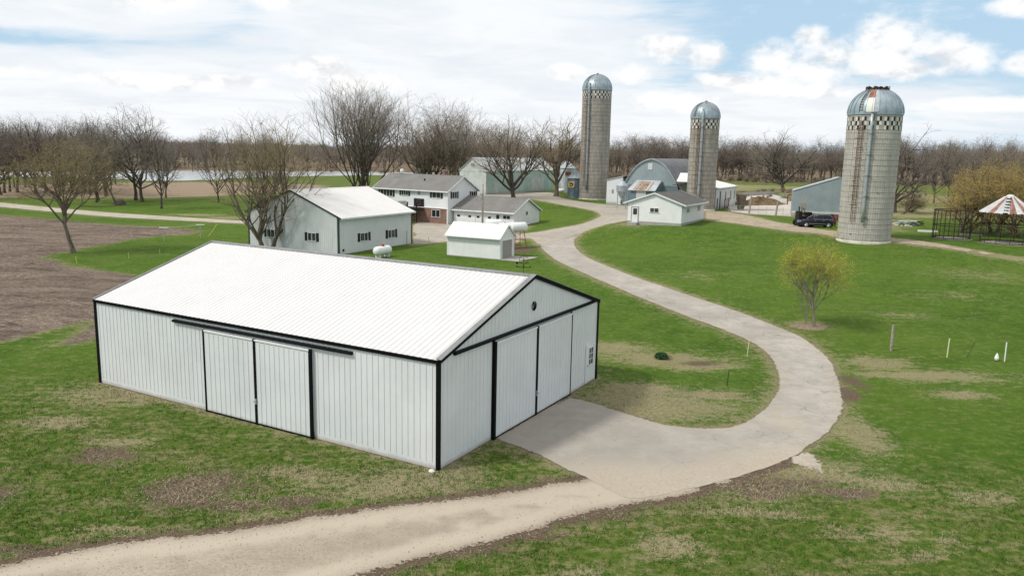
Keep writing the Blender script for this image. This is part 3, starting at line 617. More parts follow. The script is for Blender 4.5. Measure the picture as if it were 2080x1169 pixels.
def slider(fr,a0,a1,z1,rib=.2866,lab=None,edge_l=0,edge_r=0,o0=.07):
    d=MB(); fr.box(d,a0,a1,o0,o0+.045,.06,z1); n=int((a1-a0)/rib)
    for k in range(1,n): b.rib(d,fr,a0+(a1-a0)*k/n,.1,z1-.08,o=o0+.045)
    o=d.build('sliding_door',M_steelwhite,r)
    if lab: o['label']=lab
    e=MB()
    if edge_l: fr.box(e,a0-.005,a0+edge_l,o0+.046,o0+.075,.0,z1)
    if edge_r: fr.box(e,a1-edge_r,a1+.005,o0+.046,o0+.075,.0,z1)
    fr.box(e,a0+edge_l,a1-edge_r,o0+.046,o0+.06,.04,.09)
    if e.v: e.build('edge_trim',M_black,o)
    cpx=MB(); fr.box(cpx,a0,a1,o0-.01,o0+.09,z1,z1+.06); cpx.build('top_rail',M_white,o)
    return o
d1=slider(b.gab,4.03,7.62,4.18,edge_l=.0,edge_r=.0); d2=slider(b.gab,7.80,11.34,4.18)
d3=slider(b.eav,9.72,12.82,3.8); d4=slider(b.eav,6.42,9.60,3.8)
w=MB(); b.gab.box(w,3.88,4.03,.06,.15,.0,4.26); b.gab.box(w,7.62,7.80,.055,.14,-.02,4.24); b.gab.box(w,11.34,11.42,.06,.13,.0,4.24)
b.eav.box(w,9.56,9.70,.055,.14,-.03,3.86); b.eav.box(w,6.30,6.44,.06,.155,-.02,3.87); w.build('door_edge_trim',M_black,r)
def track(fr,a0,a1,z):
    w=MB(); 
    pr=[(.0,z-.06),(.10,z-.075),(.15,z-.035),(.145,z+.015),(.09,z+.05),(.0,z+.06)]
    w.add([fr.pt(a,o,zz) for a in (a0,a1) for o,zz in pr],[tuple(range(6)),tuple(range(11,5,-1))]+[(i,(i+1)%6,6+(i+1)%6,6+i) for i in range(6)])
    w.build('door_track',M_black,r)
track(b.gab,.95,14.1,4.40); track(b.eav,4.15,15.0,4.02)
for fr,a in ((b.gab,7.71),(b.eav,9.62)):
    w=MB(); fr.box(w,a-.05,a+.05,.142,.17,.95,1.2); fr.box(w,a-.02,a+.12,.15,.2,1.05,1.09); w.build('latch',M_galv,r)
w=MB(); b.gab.box(w,13.45,14.45,.022,.06,.12,2.05); dr=w.build('walk_door',M_steelwhite,r)
fw=MB()
b.gab.box(fw,13.36,13.45,.02,.07,.1,2.12); b.gab.box(fw,14.45,14.54,.02,.07,.1,2.12); b.gab.box(fw,13.45,14.45,.02,.072,2.05,2.12); fw.build('door_frame',M_whitepaint,dr)
window(r,Fr(b.gab.pt(0,.055,0),b.u,-b.v),13.66,14.18,1.05,1.95,1,grid=(2,3),frame=.03,sill=False,name='door_window')
hn=MB(); b.gab.box(hn,13.5,13.56,.06,.11,1.0,1.06); hn.build('handle',M_galv,dr)
# round black badge on the gable: ring with a compass-like needle
w=MB(); n=28; rr=.21
for k in range(n):
    q0,q1=2*math.pi*k/n,2*math.pi*(k+1)/n
    w.box8([b.gab.pt(7.44+rad*math.cos(q),o,5.22+rad*math.sin(q)) for o in (.022,.05) for rad,q in ((rr-.022,q0),(rr,q0),(rr,q1),(rr-.022,q1))])
b.gab.poly(w,[(7.36,5.39),(7.42,5.41),(7.45,5.22),(7.41,5.20)],.022,.047); b.gab.poly(w,[(7.38,5.04),(7.48,5.03),(7.46,5.18),(7.40,5.17)],.022,.047)
b.gab.poly(w,[(7.34,5.36),(7.38,5.38),(7.56,5.08),(7.52,5.06)],.022,.044); b.gab.poly(w,[(7.54,5.12),(7.58,5.14),(7.57,5.34),(7.53,5.35)],.022,.044)
w.build('round_badge',M_black,r)
# weathervane on the ridge
wl=XAT(1069,556,37.0)
pw=b.p(b.W/2,.55,b.hr+.1)
w=MB(); 
zt=ZAT(1069,531,pw.y)
H=max(.8,zt-pw.z)
w.tube([pw,pw+Vector((0,0,H))],.009,6)
vane=thing('weathervane','small black weathervane on a thin rod at the ridge end of the big shed','weathervane',pw,0)
w.build('rod',M_black,vane)
w=MB()
for d in ((1,0),(0,1)):
    dv=Vector((d[0],d[1],0))*.3; w.tube([pw+Vector((0,0,H*.38))-dv,pw+Vector((0,0,H*.38))+dv],.012,5)
    for s_ in (-1,1): w.cbox(pw+Vector((0,0,H*.38+.03))+dv*s_,.05,.05,.06)
w.build('direction_arms',M_black,vane)
w=MB()
for k in range(16):
    q=2*math.pi*k/16; q2=q+.39
    w.tube([pw+Vector((.2*math.cos(q),0,H*.8+.2*math.sin(q))),pw+Vector((.2*math.cos(q2),0,H*.8+.2*math.sin(q2)))],.008,4)
    if k%2==0: w.tube([pw+Vector((0,0,H*.8)),pw+Vector((.2*math.cos(q),0,H*.8+.2*math.sin(q)))],.006,4)
w.tube([pw+Vector((-.28,0,H*.62)),pw+Vector((.28,0,H*.62))],.008,4); w.cbox(pw+Vector((-.3,0,H*.62)),.10,.015,.09)
w.build('wheel_and_arrow',M_black,vane)

# ---------------- square shop behind it
b=Bld(-20.087,89.967,0,2.647,14.34,-14.325,4.378,7.126,.5,.116)
r=b.root('farm_shop','square pale steel building with white roof and black shuttered windows behind the bare tree','building')
w=MB(); b.walls(w,-.3,.3); w.build('wall',M_shopwall,r)
w=MB(); b.roof(w,.09); b.ridge(w,.2,.09); w.build('roof',M_roofwhite,r)
w=MB(); b.rake(w,.05,.18,top=.10)
cornerpost(w,b.p(0,0,0),b.u,b.v,4.3,.15); cornerpost(w,b.p(b.W,0,0),-b.u,b.v,4.3,.15); cornerpost(w,b.p(0,b.L,0),b.u,-b.v,4.3,.15); w.build('corner_and_rake_trim',M_darkgreen,r)
w=MB(); b.eavetrim(w,.18,.09,.12); w.build('gutter',M_whitepaint,r)
window(r,b.gab,3.45,4.65,1.40,2.28,2,.4); window(r,b.gab,10.0,11.2,1.40,2.28,2,.4)
window(r,b.eav,3.9,5.25,1.28,2.18,2,.45); window(r,b.eav,9.3,10.6,1.2,2.15,2,.45)
w=MB(); w.tube([b.eav.pt(13.18,.06,-.1),b.eav.pt(13.18,.06,1.8)],.04,6); w.build('conduit',M_galv,r)
w=MB(); b.eav.box(w,.62,.85,.02,.12,.35,.62); w.build('outlet_box',M_black_soft,r)
w=MB(); p_=b.p(b.W*.55,b.L*.1,b.hr-.25); w.tube([p_,p_+Vector((0,0,.7))],.12,8); w.lathe(p_+Vector((0,0,.7)),[(.2,0),(.2,.06),(.0,.2)],10); w.build('roof_vent',M_galv,r)

# ---------------- small white shed
b=Bld(-1.438,88.274,0,1.103,3.472,7.0,2.629,3.845,.38,.15)
r=b.root('garden_shed','small white lap-sided shed with snow-white roof and grey overhead door','shed')
w=MB(); b.walls(w,-.1); w.build('wall',M_lap,r)
w=MB(); b.roof(w,.07); w.build('roof',M_roofwhite,r)
w=MB(); b.eavetrim(w,.1,.07,.03); b.rake(w,.04,.12,top=.072)
for P0,uu,vv in ((b.p(0,0,0),b.u,b.v),(b.p(b.W,0,0),-b.u,b.v),(b.p(0,b.L,0),b.u,-b.v)): cornerpost(w,P0,uu,vv,2.6,.12,.03)
w.build('trim',M_whitepaint,r)
w=MB(); b.gab.box(w,.45,2.85,.012,.03,.02,2.15)
for k in range(1,5): b.gab.box(w,.45,2.85,.03,.036,.43*k-.008,.43*k+.008)
dd=w.build('overhead_door',M_greydoor,r)
w=MB(); b.gab.box(w,.33,.45,.01,.07,.0,2.25); b.gab.box(w,2.85,2.97,.01,.07,0,2.25); b.gab.box(w,.45,2.85,.01,.068,2.15,2.25); w.build('door_frame',M_whitepaint,dd)
w=MB()
for fr,ln in ((b.eav,b.L),(b.gab,b.W)): fr.box(w,-.03,ln+.03,-.05,.04,-.2,.14 if fr is b.eav else .02)
w.build('foundation',M_concrete,r)
w=MB(); 
w.box8([Vector((q_.x,q_.y,h1(q_.x,q_.y)+z)) for z in (-.12,.075) for q_ in [b.gab.pt(a,o,0) for a,o in ((-.1,.05),(3.5,.05),(3.8,3.0),(-.4,2.6))]]); tag(w.build('concrete_pad',M_concrete),kind='structure')

# ---------------- farmhouse with its garage wing
b=Bld(-10.6,126.8,.4,.950,7.6,16.5,5.45,7.62,.42,.28)
r=b.root('farmhouse','two-storey white and brick farmhouse with grey shingle roof and low garage wing','house')
w=MB(); b.walls(w,-1.0); w.build('wall',M_lapcool,r)
w=MB(); b.roof(w,.12); b.ridge(w,.15,.12); w.build('roof',M_shingle,r)
w=MB(); b.eavetrim(w,.2,.12,.06); b.rake(w,.05,.2,top=.125); w.build('fascia',M_whitepaint,r)
w=MB(); b.eav.box(w,.12,b.L,.0,.10,-.9,2.48); b.gab.box(w,-.1,0.02,.0,.0,0,0) ; w.build('brick_facing',M_brick,r)
w=MB(); b.eav.box(w,-.1,b.L,.0,.16,2.48,2.58); b.eav.box(w,-.06,.12,.0,.11,-.9,2.48); w.build('belt_board',M_whitepaint,r)
window(r,b.eav,1.6,3.3,4.2,5.08,2,.45); window(r,b.eav,8.72,10.18,4.3,5.1,3,.4); window(r,b.eav,12.3,15.1,4.0,5.08,4,.42)
window(r,b.gab,1.08,2.2,4.2,5.18,2,.36); window(r,b.gab,6.0,7.1,4.25,5.15,2,.34)
window(r,Fr(b.eav.pt(0,.10,0),b.v,-b.u),1.6,3.28,1.1,2.22,2)
w=MB(); w.lathe((0,0,0),[(0,0),(.28,0),(.28,.05),(0,.06)],18); m_=Matrix(((b.v.x,0,-b.u.x,0),(b.v.y,0,-b.u.y,0),(0,1,0,0),(0,0,0,1)))
w.v=[tuple(m_@Vector((v[0],v[1]*1.3,v[2]))+b.eav.pt(6.24,.0,4.83)) for v in w.v]; w.build('oval_plaque',M_greydoor,r)
# dark entry recess, door, stairs
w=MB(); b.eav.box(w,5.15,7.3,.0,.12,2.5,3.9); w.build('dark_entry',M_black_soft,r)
w=MB(); b.eav.box(w,5.75,6.65,.12,.16,2.55,3.8); fd=w.build('front_door',P('dark_brown_door',(.05,.03,.028),.5),r)
w=MB(); b.eav.box(w,6.0,6.4,.16,.17,3.1,3.6); w.build('door_light',M_glass,fd)
w=MB(); b.eav.box(w,5.0,9.2,.12,1.9,2.28,2.40)
for a in (5.1,7.2,9.1): b.eav.box(w,a-.06,a+.06,1.75,1.87,-.3,3.35)
for z in (2.75,3.05,3.35): b.eav.box(w,7.2,9.1,1.77,1.84,z-.03,z+.03); b.eav.box(w,9.06,9.12,.12,1.8,z-.03,z+.03)
for k in range(10): b.eav.box(w,7.3+k*.19,7.34+k*.19,1.79,1.82,2.4,3.35)
w.build('landing',M_black_soft,r)
w=MB()
for k in range(9): b.eav.box(w,5.1,6.9,1.9+k*.27,2.2+k*.27,2.18-k*.24,2.24-k*.24)
for a in (5.1,6.9):
    w.box8([b.eav.pt(a+da,o,z+dz) for dz in (0,.25) for da,o,z in ((-.03,1.9,1.95),(.03,1.9,1.95),(.03,4.4,-.15),(-.03,4.4,-.15))])
    w.tube([b.eav.pt(a,1.9,3.3),b.eav.pt(a,4.4,1.1)],.04,6)
    w.tube([b.eav.pt(a,1.9,2.85),b.eav.pt(a,4.4,.65)],.03,6)
    for k in range(6): w.tube([b.eav.pt(a,2+.48*k,2.15-.42*k),b.eav.pt(a,2+.48*k,3.2-.42*k)],.03,5)
w.build('stairs',M_black_soft,r)
w=MB(); p_=b.p(b.W*.62,b.L*.28,b.hr-.5); w.cbox(p_+Vector((0,0,.6)),.9,.6,1.5,b.th); w.build('chimney',M_brick,r)
w=MB(); w.cbox(p_+Vector((0,0,1.4)),1.0,.7,.1,b.th); w.build('chimney_cap',M_concrete,r.children[-1] if r.children else r)
w=MB(); q_=b.p(b.W*.28,b.L*.42,b.roofz(b.W*.28)+.1); w.tube([q_,q_+Vector((0,0,.35))],.12,8); w.build('plumbing_vent',M_black_soft,r)
w=MB(); q_=b.p(b.W*.5,b.L*.83,b.hr+.1); w.tube([q_,q_+Vector((0,0,.25))],.05,6); w.lathe(q_+Vector((0,0,.2)),[(0,0),(.28,.05),(.34,.3),(.28,.55),(0,.62)],12); w.build('roof_turbine_vent',M_white,r)
g=Bld(.08,121.8,.4,1.042,8.18,11.3,2.6,4.44,.5,.3)
w=MB(); g.walls(w,-1.2); w.build('garage_wall',M_lapcool,r)
w=MB(); g.roof(w,.12); g.ridge(w,.15,.12); w.build('garage_roof',M_shingle,r)
w=MB(); g.eavetrim(w,.2,.12,.06); g.rake(w,.05,.2,top=.125); w.build('garage_fascia',M_whitepaint,r)
for a0,a1,wl_ in ((7.25,10.85,((10.07,10.6),(7.92,8.45))),(3.62,6.95,((6.33,6.83),(4.18,4.7)))):
    w=MB(); g.eav.box(w,a0,a1,.012,.04,-.2,2.12)
    for k in range(1,4): g.eav.box(w,a0,a1,.04,.046,.53*k-.01,.53*k+.01)
    gd=w.build('garage_door',M_whitepaint,r)
    fb=MB(); g.eav.box(fb,a0-.1,a0,.0,.06,-.2,2.22); g.eav.box(fb,a1,a1+.1,.0,.06,-.2,2.22); g.eav.box(fb,a0,a1,.0,.058,2.12,2.22); fb.build('door_frame',M_whitepaint,gd)
    for x0,x1 in wl_:
        w=MB(); g.eav.box(w,x0,x1,.04,.055,1.32,1.66); w.build('door_window',M_glass,gd)
w=MB(); g.eav.box(w,2.5,3.35,.012,.04,-.1,2.05); sdv=w.build('side_door',M_whitepaint,r); w=MB(); g.eav.box(w,2.65,3.2,.04,.055,1.15,2.0); w.build('door_window',M_glass,sdv)
window(r,g.eav,.7,1.95,1.45,1.98,2,sill=False); window(r,g.gab,3.75,4.3,1.95,2.5,1,sill=False)

# ---------------- utility pole with its wire brackets
p0=G(980,470); p0=Vector((XAT(980,455,112),112,h1(XAT(980,455,112),112))); zt=ZAT(977,373,112)
r=thing('utility_pole','grey wooden utility pole rising in front of the house and garage wing','utility pole',p0)
w=MB(); w.tube([p0-Vector((0,0,.5)),Vector((p0.x,p0.y,zt))],[.17,.12],10); w.build('pole',M_greywood,r,True)
w=MB(); w.cbox((p0.x-.25,p0.y-.15,zt-1.6),.35,.3,.5); w.tube([(p0.x-.3,p0.y-.15,zt-1.8),(p0.x-.5,p0.y-.15,zt-2.4),(p0.x-.2,p0.y-.16,zt-2.7),(p0.x-.1,p0.y-.15,zt-4)],.03,5); w.build('service_box',M_galv,r)

# ---------------- white milk house in the yard
b=Bld(23.115,108.198,2.7,2.639,7.813,-11.223,2.846,4.195,.62,.25)
r=b.root('milk_house','low white lap-sided building with grey roof beside the middle silo','building')
w=MB(); b.walls(w,-.0); w.build('wall',M_lap,r)
w=MB(); b.roof(w,.1); b.ridge(w,.12,.1); w.build('roof',M_shingle2,r)
w=MB(); b.eavetrim(w,.2,.10,.05); b.rake(w,.05,.2,top=.105); w.build('fascia',M_whitepaint,r)
w=MB()
for fr,ln in ((b.eav,b.L),(b.gab,b.W),(b.eav2,b.L),(b.gab2,b.W)): fr.box(w,-.03,ln+.03,-.05,.035,-1.6,.2)
w.build('foundation',M_concrete,r)
w=MB(); b.gab.box(w,6.3,7.2,.01,.05,.0,2.1); dr=w.build('door',M_whitepaint,r); w=MB(); b.gab.box(w,6.42,7.0,.05,.062,1.08,1.95); w.build('door_window',M_glass,dr)
w=MB(); b.gab.box(w,6.2,6.3,.01,.07,0,2.2); b.gab.box(w,7.2,7.3,.01,.07,0,2.2); b.gab.box(w,6.2,7.3,.01,.068,2.1,2.2); w.build('door_frame',M_greydoor,dr)
w=MB(); b.gab.box(w,6.1,7.4,.0,1.1,-.6,.02); w.build('door_step',M_concrete,r)
window(r,b.gab,3.32,4.5,1.55,2.1,2); window(r,b.eav,2.3,3.6,1.6,2.15,2,frame=.05); window(r,b.eav,7.7,9.1,1.6,2.2,2,frame=.05)

# ---------------- far mint and white barn
b=Bld(-6.0,167,3.3,2.603,6.7,-30.2,4.85,7.55,.15,.2)
r=b.root('pole_barn','long mint green and white barn with pale metal roof behind the house','barn')
w=MB(); b.walls(w,-1.2,.6); w.build('wall',M_oldwhite,r)
w=MB(); b.roof(w,.1,.9,.03); w.build('roof',M_oldroof,r)
w=MB(); b.eav.box(w,.08,30.1,.03,.06,-1.0,4.72)
for k in range(50): b.rib(w,b.eav,.4+k*.6,-1,4.7,o=.06,h=.03)
w.build('mint_cladding',M_mint,r)
w=MB(); b.gab.box(w,-.06,.22,.0,.07,-.6,4.9); b.eav.box(w,-.08,.2,.06,.1,-.6,4.85); b.eav.box(w,5.75,5.95,.06,.1,-.6,4.3); b.gab.box(w,.1,6.6,.0,.05,4.75,4.88); w.build('corner_boards',M_oldwhite,r)
w=MB(); b.eav.box(w,3.45,4.9,.065,.11,-.2,2.25); b.eav.box(w,19.1,25.4,.065,.12,-.2,3.05); b.eav.box(w,22.2,22.26,.12,.14,-.2,3.0); w.build('doors',M_oldwhite,r)
w=MB(); p_=b.gab.pt(3.35,.03,6.2); w.cbox(p_,.9,.15,.5,b.th); w.build('gable_louvre',M_greydoor,r)

# ---------------- round-roofed blue barn with entry lean-to
zq=2.8
def at(px,py,y): return Vector((XAT(px,py,y),y,ZAT(px,py,y)))
def hit(fr,px,py,o=0.):               # (a, z) where a pixel's ray meets a frame's plane
    rr=Vector(ray(px,py)); C_=Vector((0,0,HC)); O_=fr.O+fr.n*o; q=C_+rr*(((O_-C_).dot(fr.n))/rr.dot(fr.n)); return (q-fr.O).dot(fr.al),q.z-fr.O.z
qa=math.radians(-29); qu=Vector((math.cos(qa),math.sin(qa),0)); qv=Vector((-qu.y,qu.x,0))
Y0=150.; Cq=Vector((XAT(1320,400,Y0),Y0,zq)); Wq=11.4; ap=at(1321,323,Y0); Hq=ap.z-zq
Bq=Cq-qu*Wq/2; aR=Bq+qu*Wq; rq=thing('round_roof_barn','blue-grey barn with tall arched gothic roof and rusty-roofed entry','barn',Bq+qu*Wq/2+qv*9,qa)
fg=Fr(Bq,qu,-qv)
prof=[]
def arch(s): # s -1..1 -> (a,z); gothic bow with vertical feet
    q=abs(s); a=Wq/2+math.copysign(Wq/2*(math.sin(q*math.pi/2)**.86),s) if q else Wq/2
    z=Hq*(math.cos(q*math.pi/2)**.80)
    return a,z
n=18
n=24
_az=[(0,1),(.12,.985),(.25,.955),(.40,.895),(.54,.82),(.73,.66),(.86,.51),(.95,.37),(1,.24),(1.02,.0)]
def arch(s):
    q=abs(s)*9; k=min(int(q),8); f=q-k; x=_az[k][0]*(1-f)+_az[k+1][0]*f; z=_az[k][1]*(1-f)+_az[k+1][1]*f
    return Wq/2+math.copysign(Wq/2*x,s),Hq*z
arc=[arch(-1+2*k/n) for k in range(n+1)]
w=MB(); fg.poly(w,[(a,max(z,-.0)) for a,z in arc][::-1]+[(.0,-.6),(Wq,-.6)],-.12,0)
for k in range(1,int(Wq/.5)):
    a=k*.5; s_=2*a/Wq-1
    z=np.interp(a,[p[0] for p in arc],[p[1] for p in arc]); Bld.rib(None,w,fg,a,-.4,z-.05,h=.02)
w.build('gable_wall',M_blue,rq)
w=MB(); fg.box(w,.3,Wq-.3,.0,.03,-.5,Hq*.42); fg.box(w,.25,Wq-.25,.0,.06,Hq*.42,Hq*.42+.1); w.build('lower_cladding',M_bluedark,rq)
Lq=22.; w=MB()
for k in range(n):
    (a0,z0),(a1,z1)=arc[k],arc[k+1]
    w.box8([fg.pt(a,o,z+dz) for dz in (0,.12) for a,o,z in ((a0,.15,z0),(a1,.15,z1),(a1,-Lq,z1),(a0,-Lq,z0))])
w.build('arched_roof',M_greyroof,rq)
w=MB()
for k in range(n):
    (a0,z0),(a1,z1)=arc[k],arc[k+1]
    w.box8([fg.pt(a,o,z+dz) for dz in (-.1,.15) for a,o,z in ((a0,.26,z0),(a1,.26,z1),(a1,.152,z1),(a0,.152,z0))])
w.build('arch_trim',M_galv,rq)
wd=MB(); am,zh_=hit(fg,1321,338); fg.box(wd,am-.45,am+.45,.0,.08,zh_-.6,zh_+.6); wdo=wd.build('hay_door',M_oldwhite,rq)
# entry lean-to
Dp=5.; e0,ze=hit(fg,1278,385,Dp); e1,_=hit(fg,1330,387,Dp); f0,zr=hit(fg,1294,366); f1,_=hit(fg,1344,366)
w=MB(); fg.box(w,e0+.3,e1-.2,Dp-.15,Dp,-.6,ze-.02)
for a in (e0+.3,e1-.35): w.add([fg.pt(a+da,o,z) for da in (0,.15) for o,z in ((0.04,-.6),(Dp-.16,-.6),(Dp-.16,ze-.03),(.04,zr-.05))],[(0,1,2,3),(7,6,5,4),(0,1,5,4),(1,2,6,5),(2,3,7,6),(3,0,4,7)])
w.build('entry_wall',M_bluedark,rq)
w=MB()
w.box8([fg.pt(a,o,z+dz) for dz in (0,.08) for a,o,z in ((e0-.2,Dp+.4,ze-.1),(e1+.2,Dp+.4,ze-.1),(f1,.06,zr),(f0,.06,zr))])
m_=P('streaked_tin_roof',(.48,.51,.52),.5,.1,.1,.6); 
lt=w.build('entry_roof',m_,rq)
w=MB()
def eroof(f_,s_,dz):                    # point on the entry roof: f_ across, s_ up the slope
    a=(e0-.2)*(1-s_)+f0*s_+((e1+.2-e0+.2)*(1-s_)+(f1-f0)*s_)*f_; return fg.pt(a,(Dp+.4)*(1-s_)+.06*s_,(ze-.1)*(1-s_)+zr*s_+dz)
for a,wd_ in ((.30,.05),(.40,.035),(.50,.07),(.60,.04),(.74,.03),(.2,.02)):
    w.box8([eroof(ff_,s_,dz) for dz in (.082,.094) for ff_,s_ in ((a-wd_,.02),(a+wd_,.02),(a+wd_*.8,.86),(a-wd_*.8,.86))])
w.build('rusty_roof_sheets',P('rust_streaked_tin',(.34,.235,.16),.8,0,.4,2.5,streak=((.13,.055,.03),.9,2.5)),lt)
w=MB(); am,_=hit(fg,1302,395,Dp); fg.box(w,am-.9,am+.95,Dp,Dp+.06,-.4,ze-.12); w.build('entry_door',M_oldwhite,rq)

# ---------------- low white wing left of the arch
Ww=3.3; fw_=Fr(Bq-qu*Ww+qv*.3,qu,-qv); hw=hit(fw_,1238,365)[1]
r=thing('low_livestock_shed','low white shed with pale sloping roof between the tall silo and the arched barn','shed',fw_.pt(1.5,-5,0),qa)
w=MB(); fw_.poly(w,[(0,-.6),(Ww,-.6),(Ww,hw+.7),(0,hw)],-.12,0); fw_.box(w,0,.12,-14,-.13,-.6,hw-.05)
for k in range(1,11): Bld.rib(None,w,fw_,k*.3,-.5,hw-.1,h=.015)
w.build('wall',M_steelwhite,r)
w=MB(); w.box8([fw_.pt(a,o,z+dz) for dz in (0,.08) for a,o,z in ((-.2,.2,hw-.02),(Ww+.4,.2,hw+.8),(Ww+.4,-14,hw+.8),(-.2,-14,hw-.02))]); w.build('roof',M_oldroof,r)
w=MB(); fw_.box(w,1.1,1.5,.02,.05,1.9,2.6); w.build('vent_panel',M_greydoor,r)
w=MB(); fw_.box(w,2.2,3.1,.012,.03,-.4,2.6); w.build('door',M_whitepaint,r)

# ---------------- hopper feed bin
c=at(1263,398,143.); c.z=zq; k=PX(c)
r=thing('feed_bin','small hopper-bottomed galvanised feed bin with ladder in front of the low white shed','feed bin',c)
zt_=ZAT(1263,367,143.)-zq; zs=ZAT(1263,377,143)-zq; zh=ZAT(1263,388,143)-zq
w=MB(); w.lathe(c,[(1.05,zh),(1.05,zs)],20,False)
for z in np.linspace(zh,zs,5): w.lathe(c,[(1.05,z-.03),(1.08,z),(1.05,z+.03)],20,False)
w.build('drum',M_galv,r); w=MB(); w.lathe(c,[(.3,zt_),(1.12,zs)],20,False); w.lathe(c,[(.3,zt_),(.3,zt_+.12),(0,zt_+.15)],12); w.build('cone_roof',M_galv,r)
w=MB(); w.lathe(c,[(1.05,zh),(.22,zh-1.35),(.22,zh-1.6)],20,False); w.build('hopper',M_galv,r)
for q in range(4):
    w=MB(); a=q*math.pi/2+.6; w.tube([c+Vector((1.05*math.cos(a),1.05*math.sin(a),-.4)),c+Vector((1.05*math.cos(a),1.05*math.sin(a),zh+.4))],.05,6); w.build('leg',M_galv,r)
w=MB()
for dx in (-.2,.2): w.tube([c+Vector((.65+dx,-1.15,.2)),c+Vector((.65+dx,-1.15,zs))],.025,5)
for k_ in range(14): w.tube([c+Vector((.45,-1.15,.3+k_*.3)),c+Vector((.85,-1.15,.3+k_*.3))],.02,4)
w.build('ladder',M_galv,r)

# ---------------- white annex and milking barn behind the middle silo
Ya=146.; a0=at(1380,380,Ya); a1=at(1455,380,Ya+2)
fa=Fr((aR.x-.3,aR.y+1.0,zq),Vector((1,-.06,0)).normalized(),Vector((-.06,-1,0)).normalized()); ha=ZAT(1388,370,aR.y)-zq; La=(at(1440,380,aR.y).x-aR.x)
r=thing('milking_barn','long low white barn with shallow white roof running right from behind the middle silo','barn',(aR.x+8,Ya+6,zq))
w=MB(); fa.box(w,0,La,-.15,0,-.6,ha)
for k in range(1,int(La/.4)): Bld.rib(None,w,fa,k*.4,-.5,ha-.05,h=.02)
zb0=ZAT(1460,420,137.)-0
P0=Vector((XAT(1454,415,141.),141.,2.8)); P1=Vector((XAT(1494,404,155.),155.,2.9)); dl=(P1-P0); dl.z=0; Lm=dl.length; dl.normalize(); nm=Vector((dl.y,-dl.x,0)); fm=Fr((P0.x,P0.y,2.8),dl,nm)
hm=ZAT(1461,383,141.)-2.8; hm2=ZAT(1493,380,155.)-2.8
fm.box(w,0,Lm,-.15,0,-.6,hm)
fm.poly(w,[(Lm-.002,-.6),(Lm-.002,hm),(Lm-.152,hm),(Lm-.152,-.6)],-7.5,-.16)
w.build('wall',M_oldwhite,r)
w=MB(); w.box8([fa.pt(a,o,z) for z in (0,.1) for a,o in ()] or [fa.pt(a,o,z+dz) for dz in (0,.1) for a,o,z in ((-.1,.3,ha),(La,.3,ha),(La,-5,ha+1.5),(-.1,-5,ha+1.5))])
w.box8([fm.pt(a,o,z+dz) for dz in (0,.1) for a,o,z in ((-.2,.35,hm-.02),(Lm+.3,.35,hm-.02),(Lm+.3,-4.3,hm+.95),(-.2,-4.3,hm+.95))]); w.build('roof',M_roofwhite,r)
w=MB(); w.box8([fm.pt(a,o,z+dz) for dz in (.0,.12) for a,o,z in ((-.2,-4.32,hm+.98),(Lm+.5,-4.32,hm+.98),(Lm+.5,-8.,hm+.3),(-.2,-8.,hm+.3))]); w.build('dark_rear_roof',M_shingle2,r)
for a0_,a1_,z0_,z1_ in ((Lm*.42,Lm*.47,1.2,3.0),(Lm*.68,Lm*.73,1.3,3.0),(Lm*.88,Lm*.93,1.4,2.9)):
    window(r,fm,a0_,a1_,z0_,z1_,1,frame=.05,sill=False)
w=MB(); fm.box(w,Lm*.16,Lm*.20,.01,.06,-.2,3.1); fm.box(w,.6,1.3,.01,.05,.0,1.9); w.build('door',M_darkgreen,r)
w=MB(); w.cbox(fm.pt(Lm-.5,.1,hm+.0),.5,.5,.4); w.build('exhaust_fan',M_galv,r)

# ---------------- blue open-fronted shed on the right
b=Bld(45.0,127.4,3.0,-.281,13.4,3.2,3.95,6.2,.02,.03)
r=b.root('open_front_shed','blue-grey open-fronted cattle shed with a high closed gable behind the parked car','shed')
w=MB(); zlo=.72
A=[b.p(a,l,z) for l in (0,.12) for a,z in ((0,zlo),(b.W,zlo-.2),(b.W,b.he-.03),(b.W/2,b.hr-.03),(0,b.he-.03))]
w.add(A,[(0,1,2,3,4),(9,8,7,6,5)]+[(i,(i+1)%5,5+(i+1)%5,5+i) for i in range(5)])
for k in range(1,44): Bld.rib(None,w,b.gab,k*.3,zlo,b.roofz(k*.3)-.1,h=.018)
b.eav.box(w,.12,3.2,-.12,0,-.4,b.he-.06); b.eav2.box(w,.12,3.2,-.12,0,-.4,b.he-.06); b.gab2.box(w,.12,b.W-.12,-.12,0,-.4,b.he-.05)
w.build('wall',M_blue,r)
w=MB(); b.roof(w,.05,.6); w.build('roof',M_galv,r)
w=MB(); b.rake(w,.05,.14,top=.09); w.build('rake_trim',M_galv,r)
w=MB(); b.gab.box(w,0,b.W,-.05,.05,zlo-.3,zlo-.0); w.build('sill_beam',M_oldwhite,r)
w=MB(); b.gab.box(w,-.05,1.2,-.1,.1,-.6,zlo-.3)
for a in (1.2,4.6,8,11.4): b.gab.box(w,a-.1,a+.1,-.2,.0,-.6,zlo-.3)
w.build('concrete_footing',M_concrete,r)

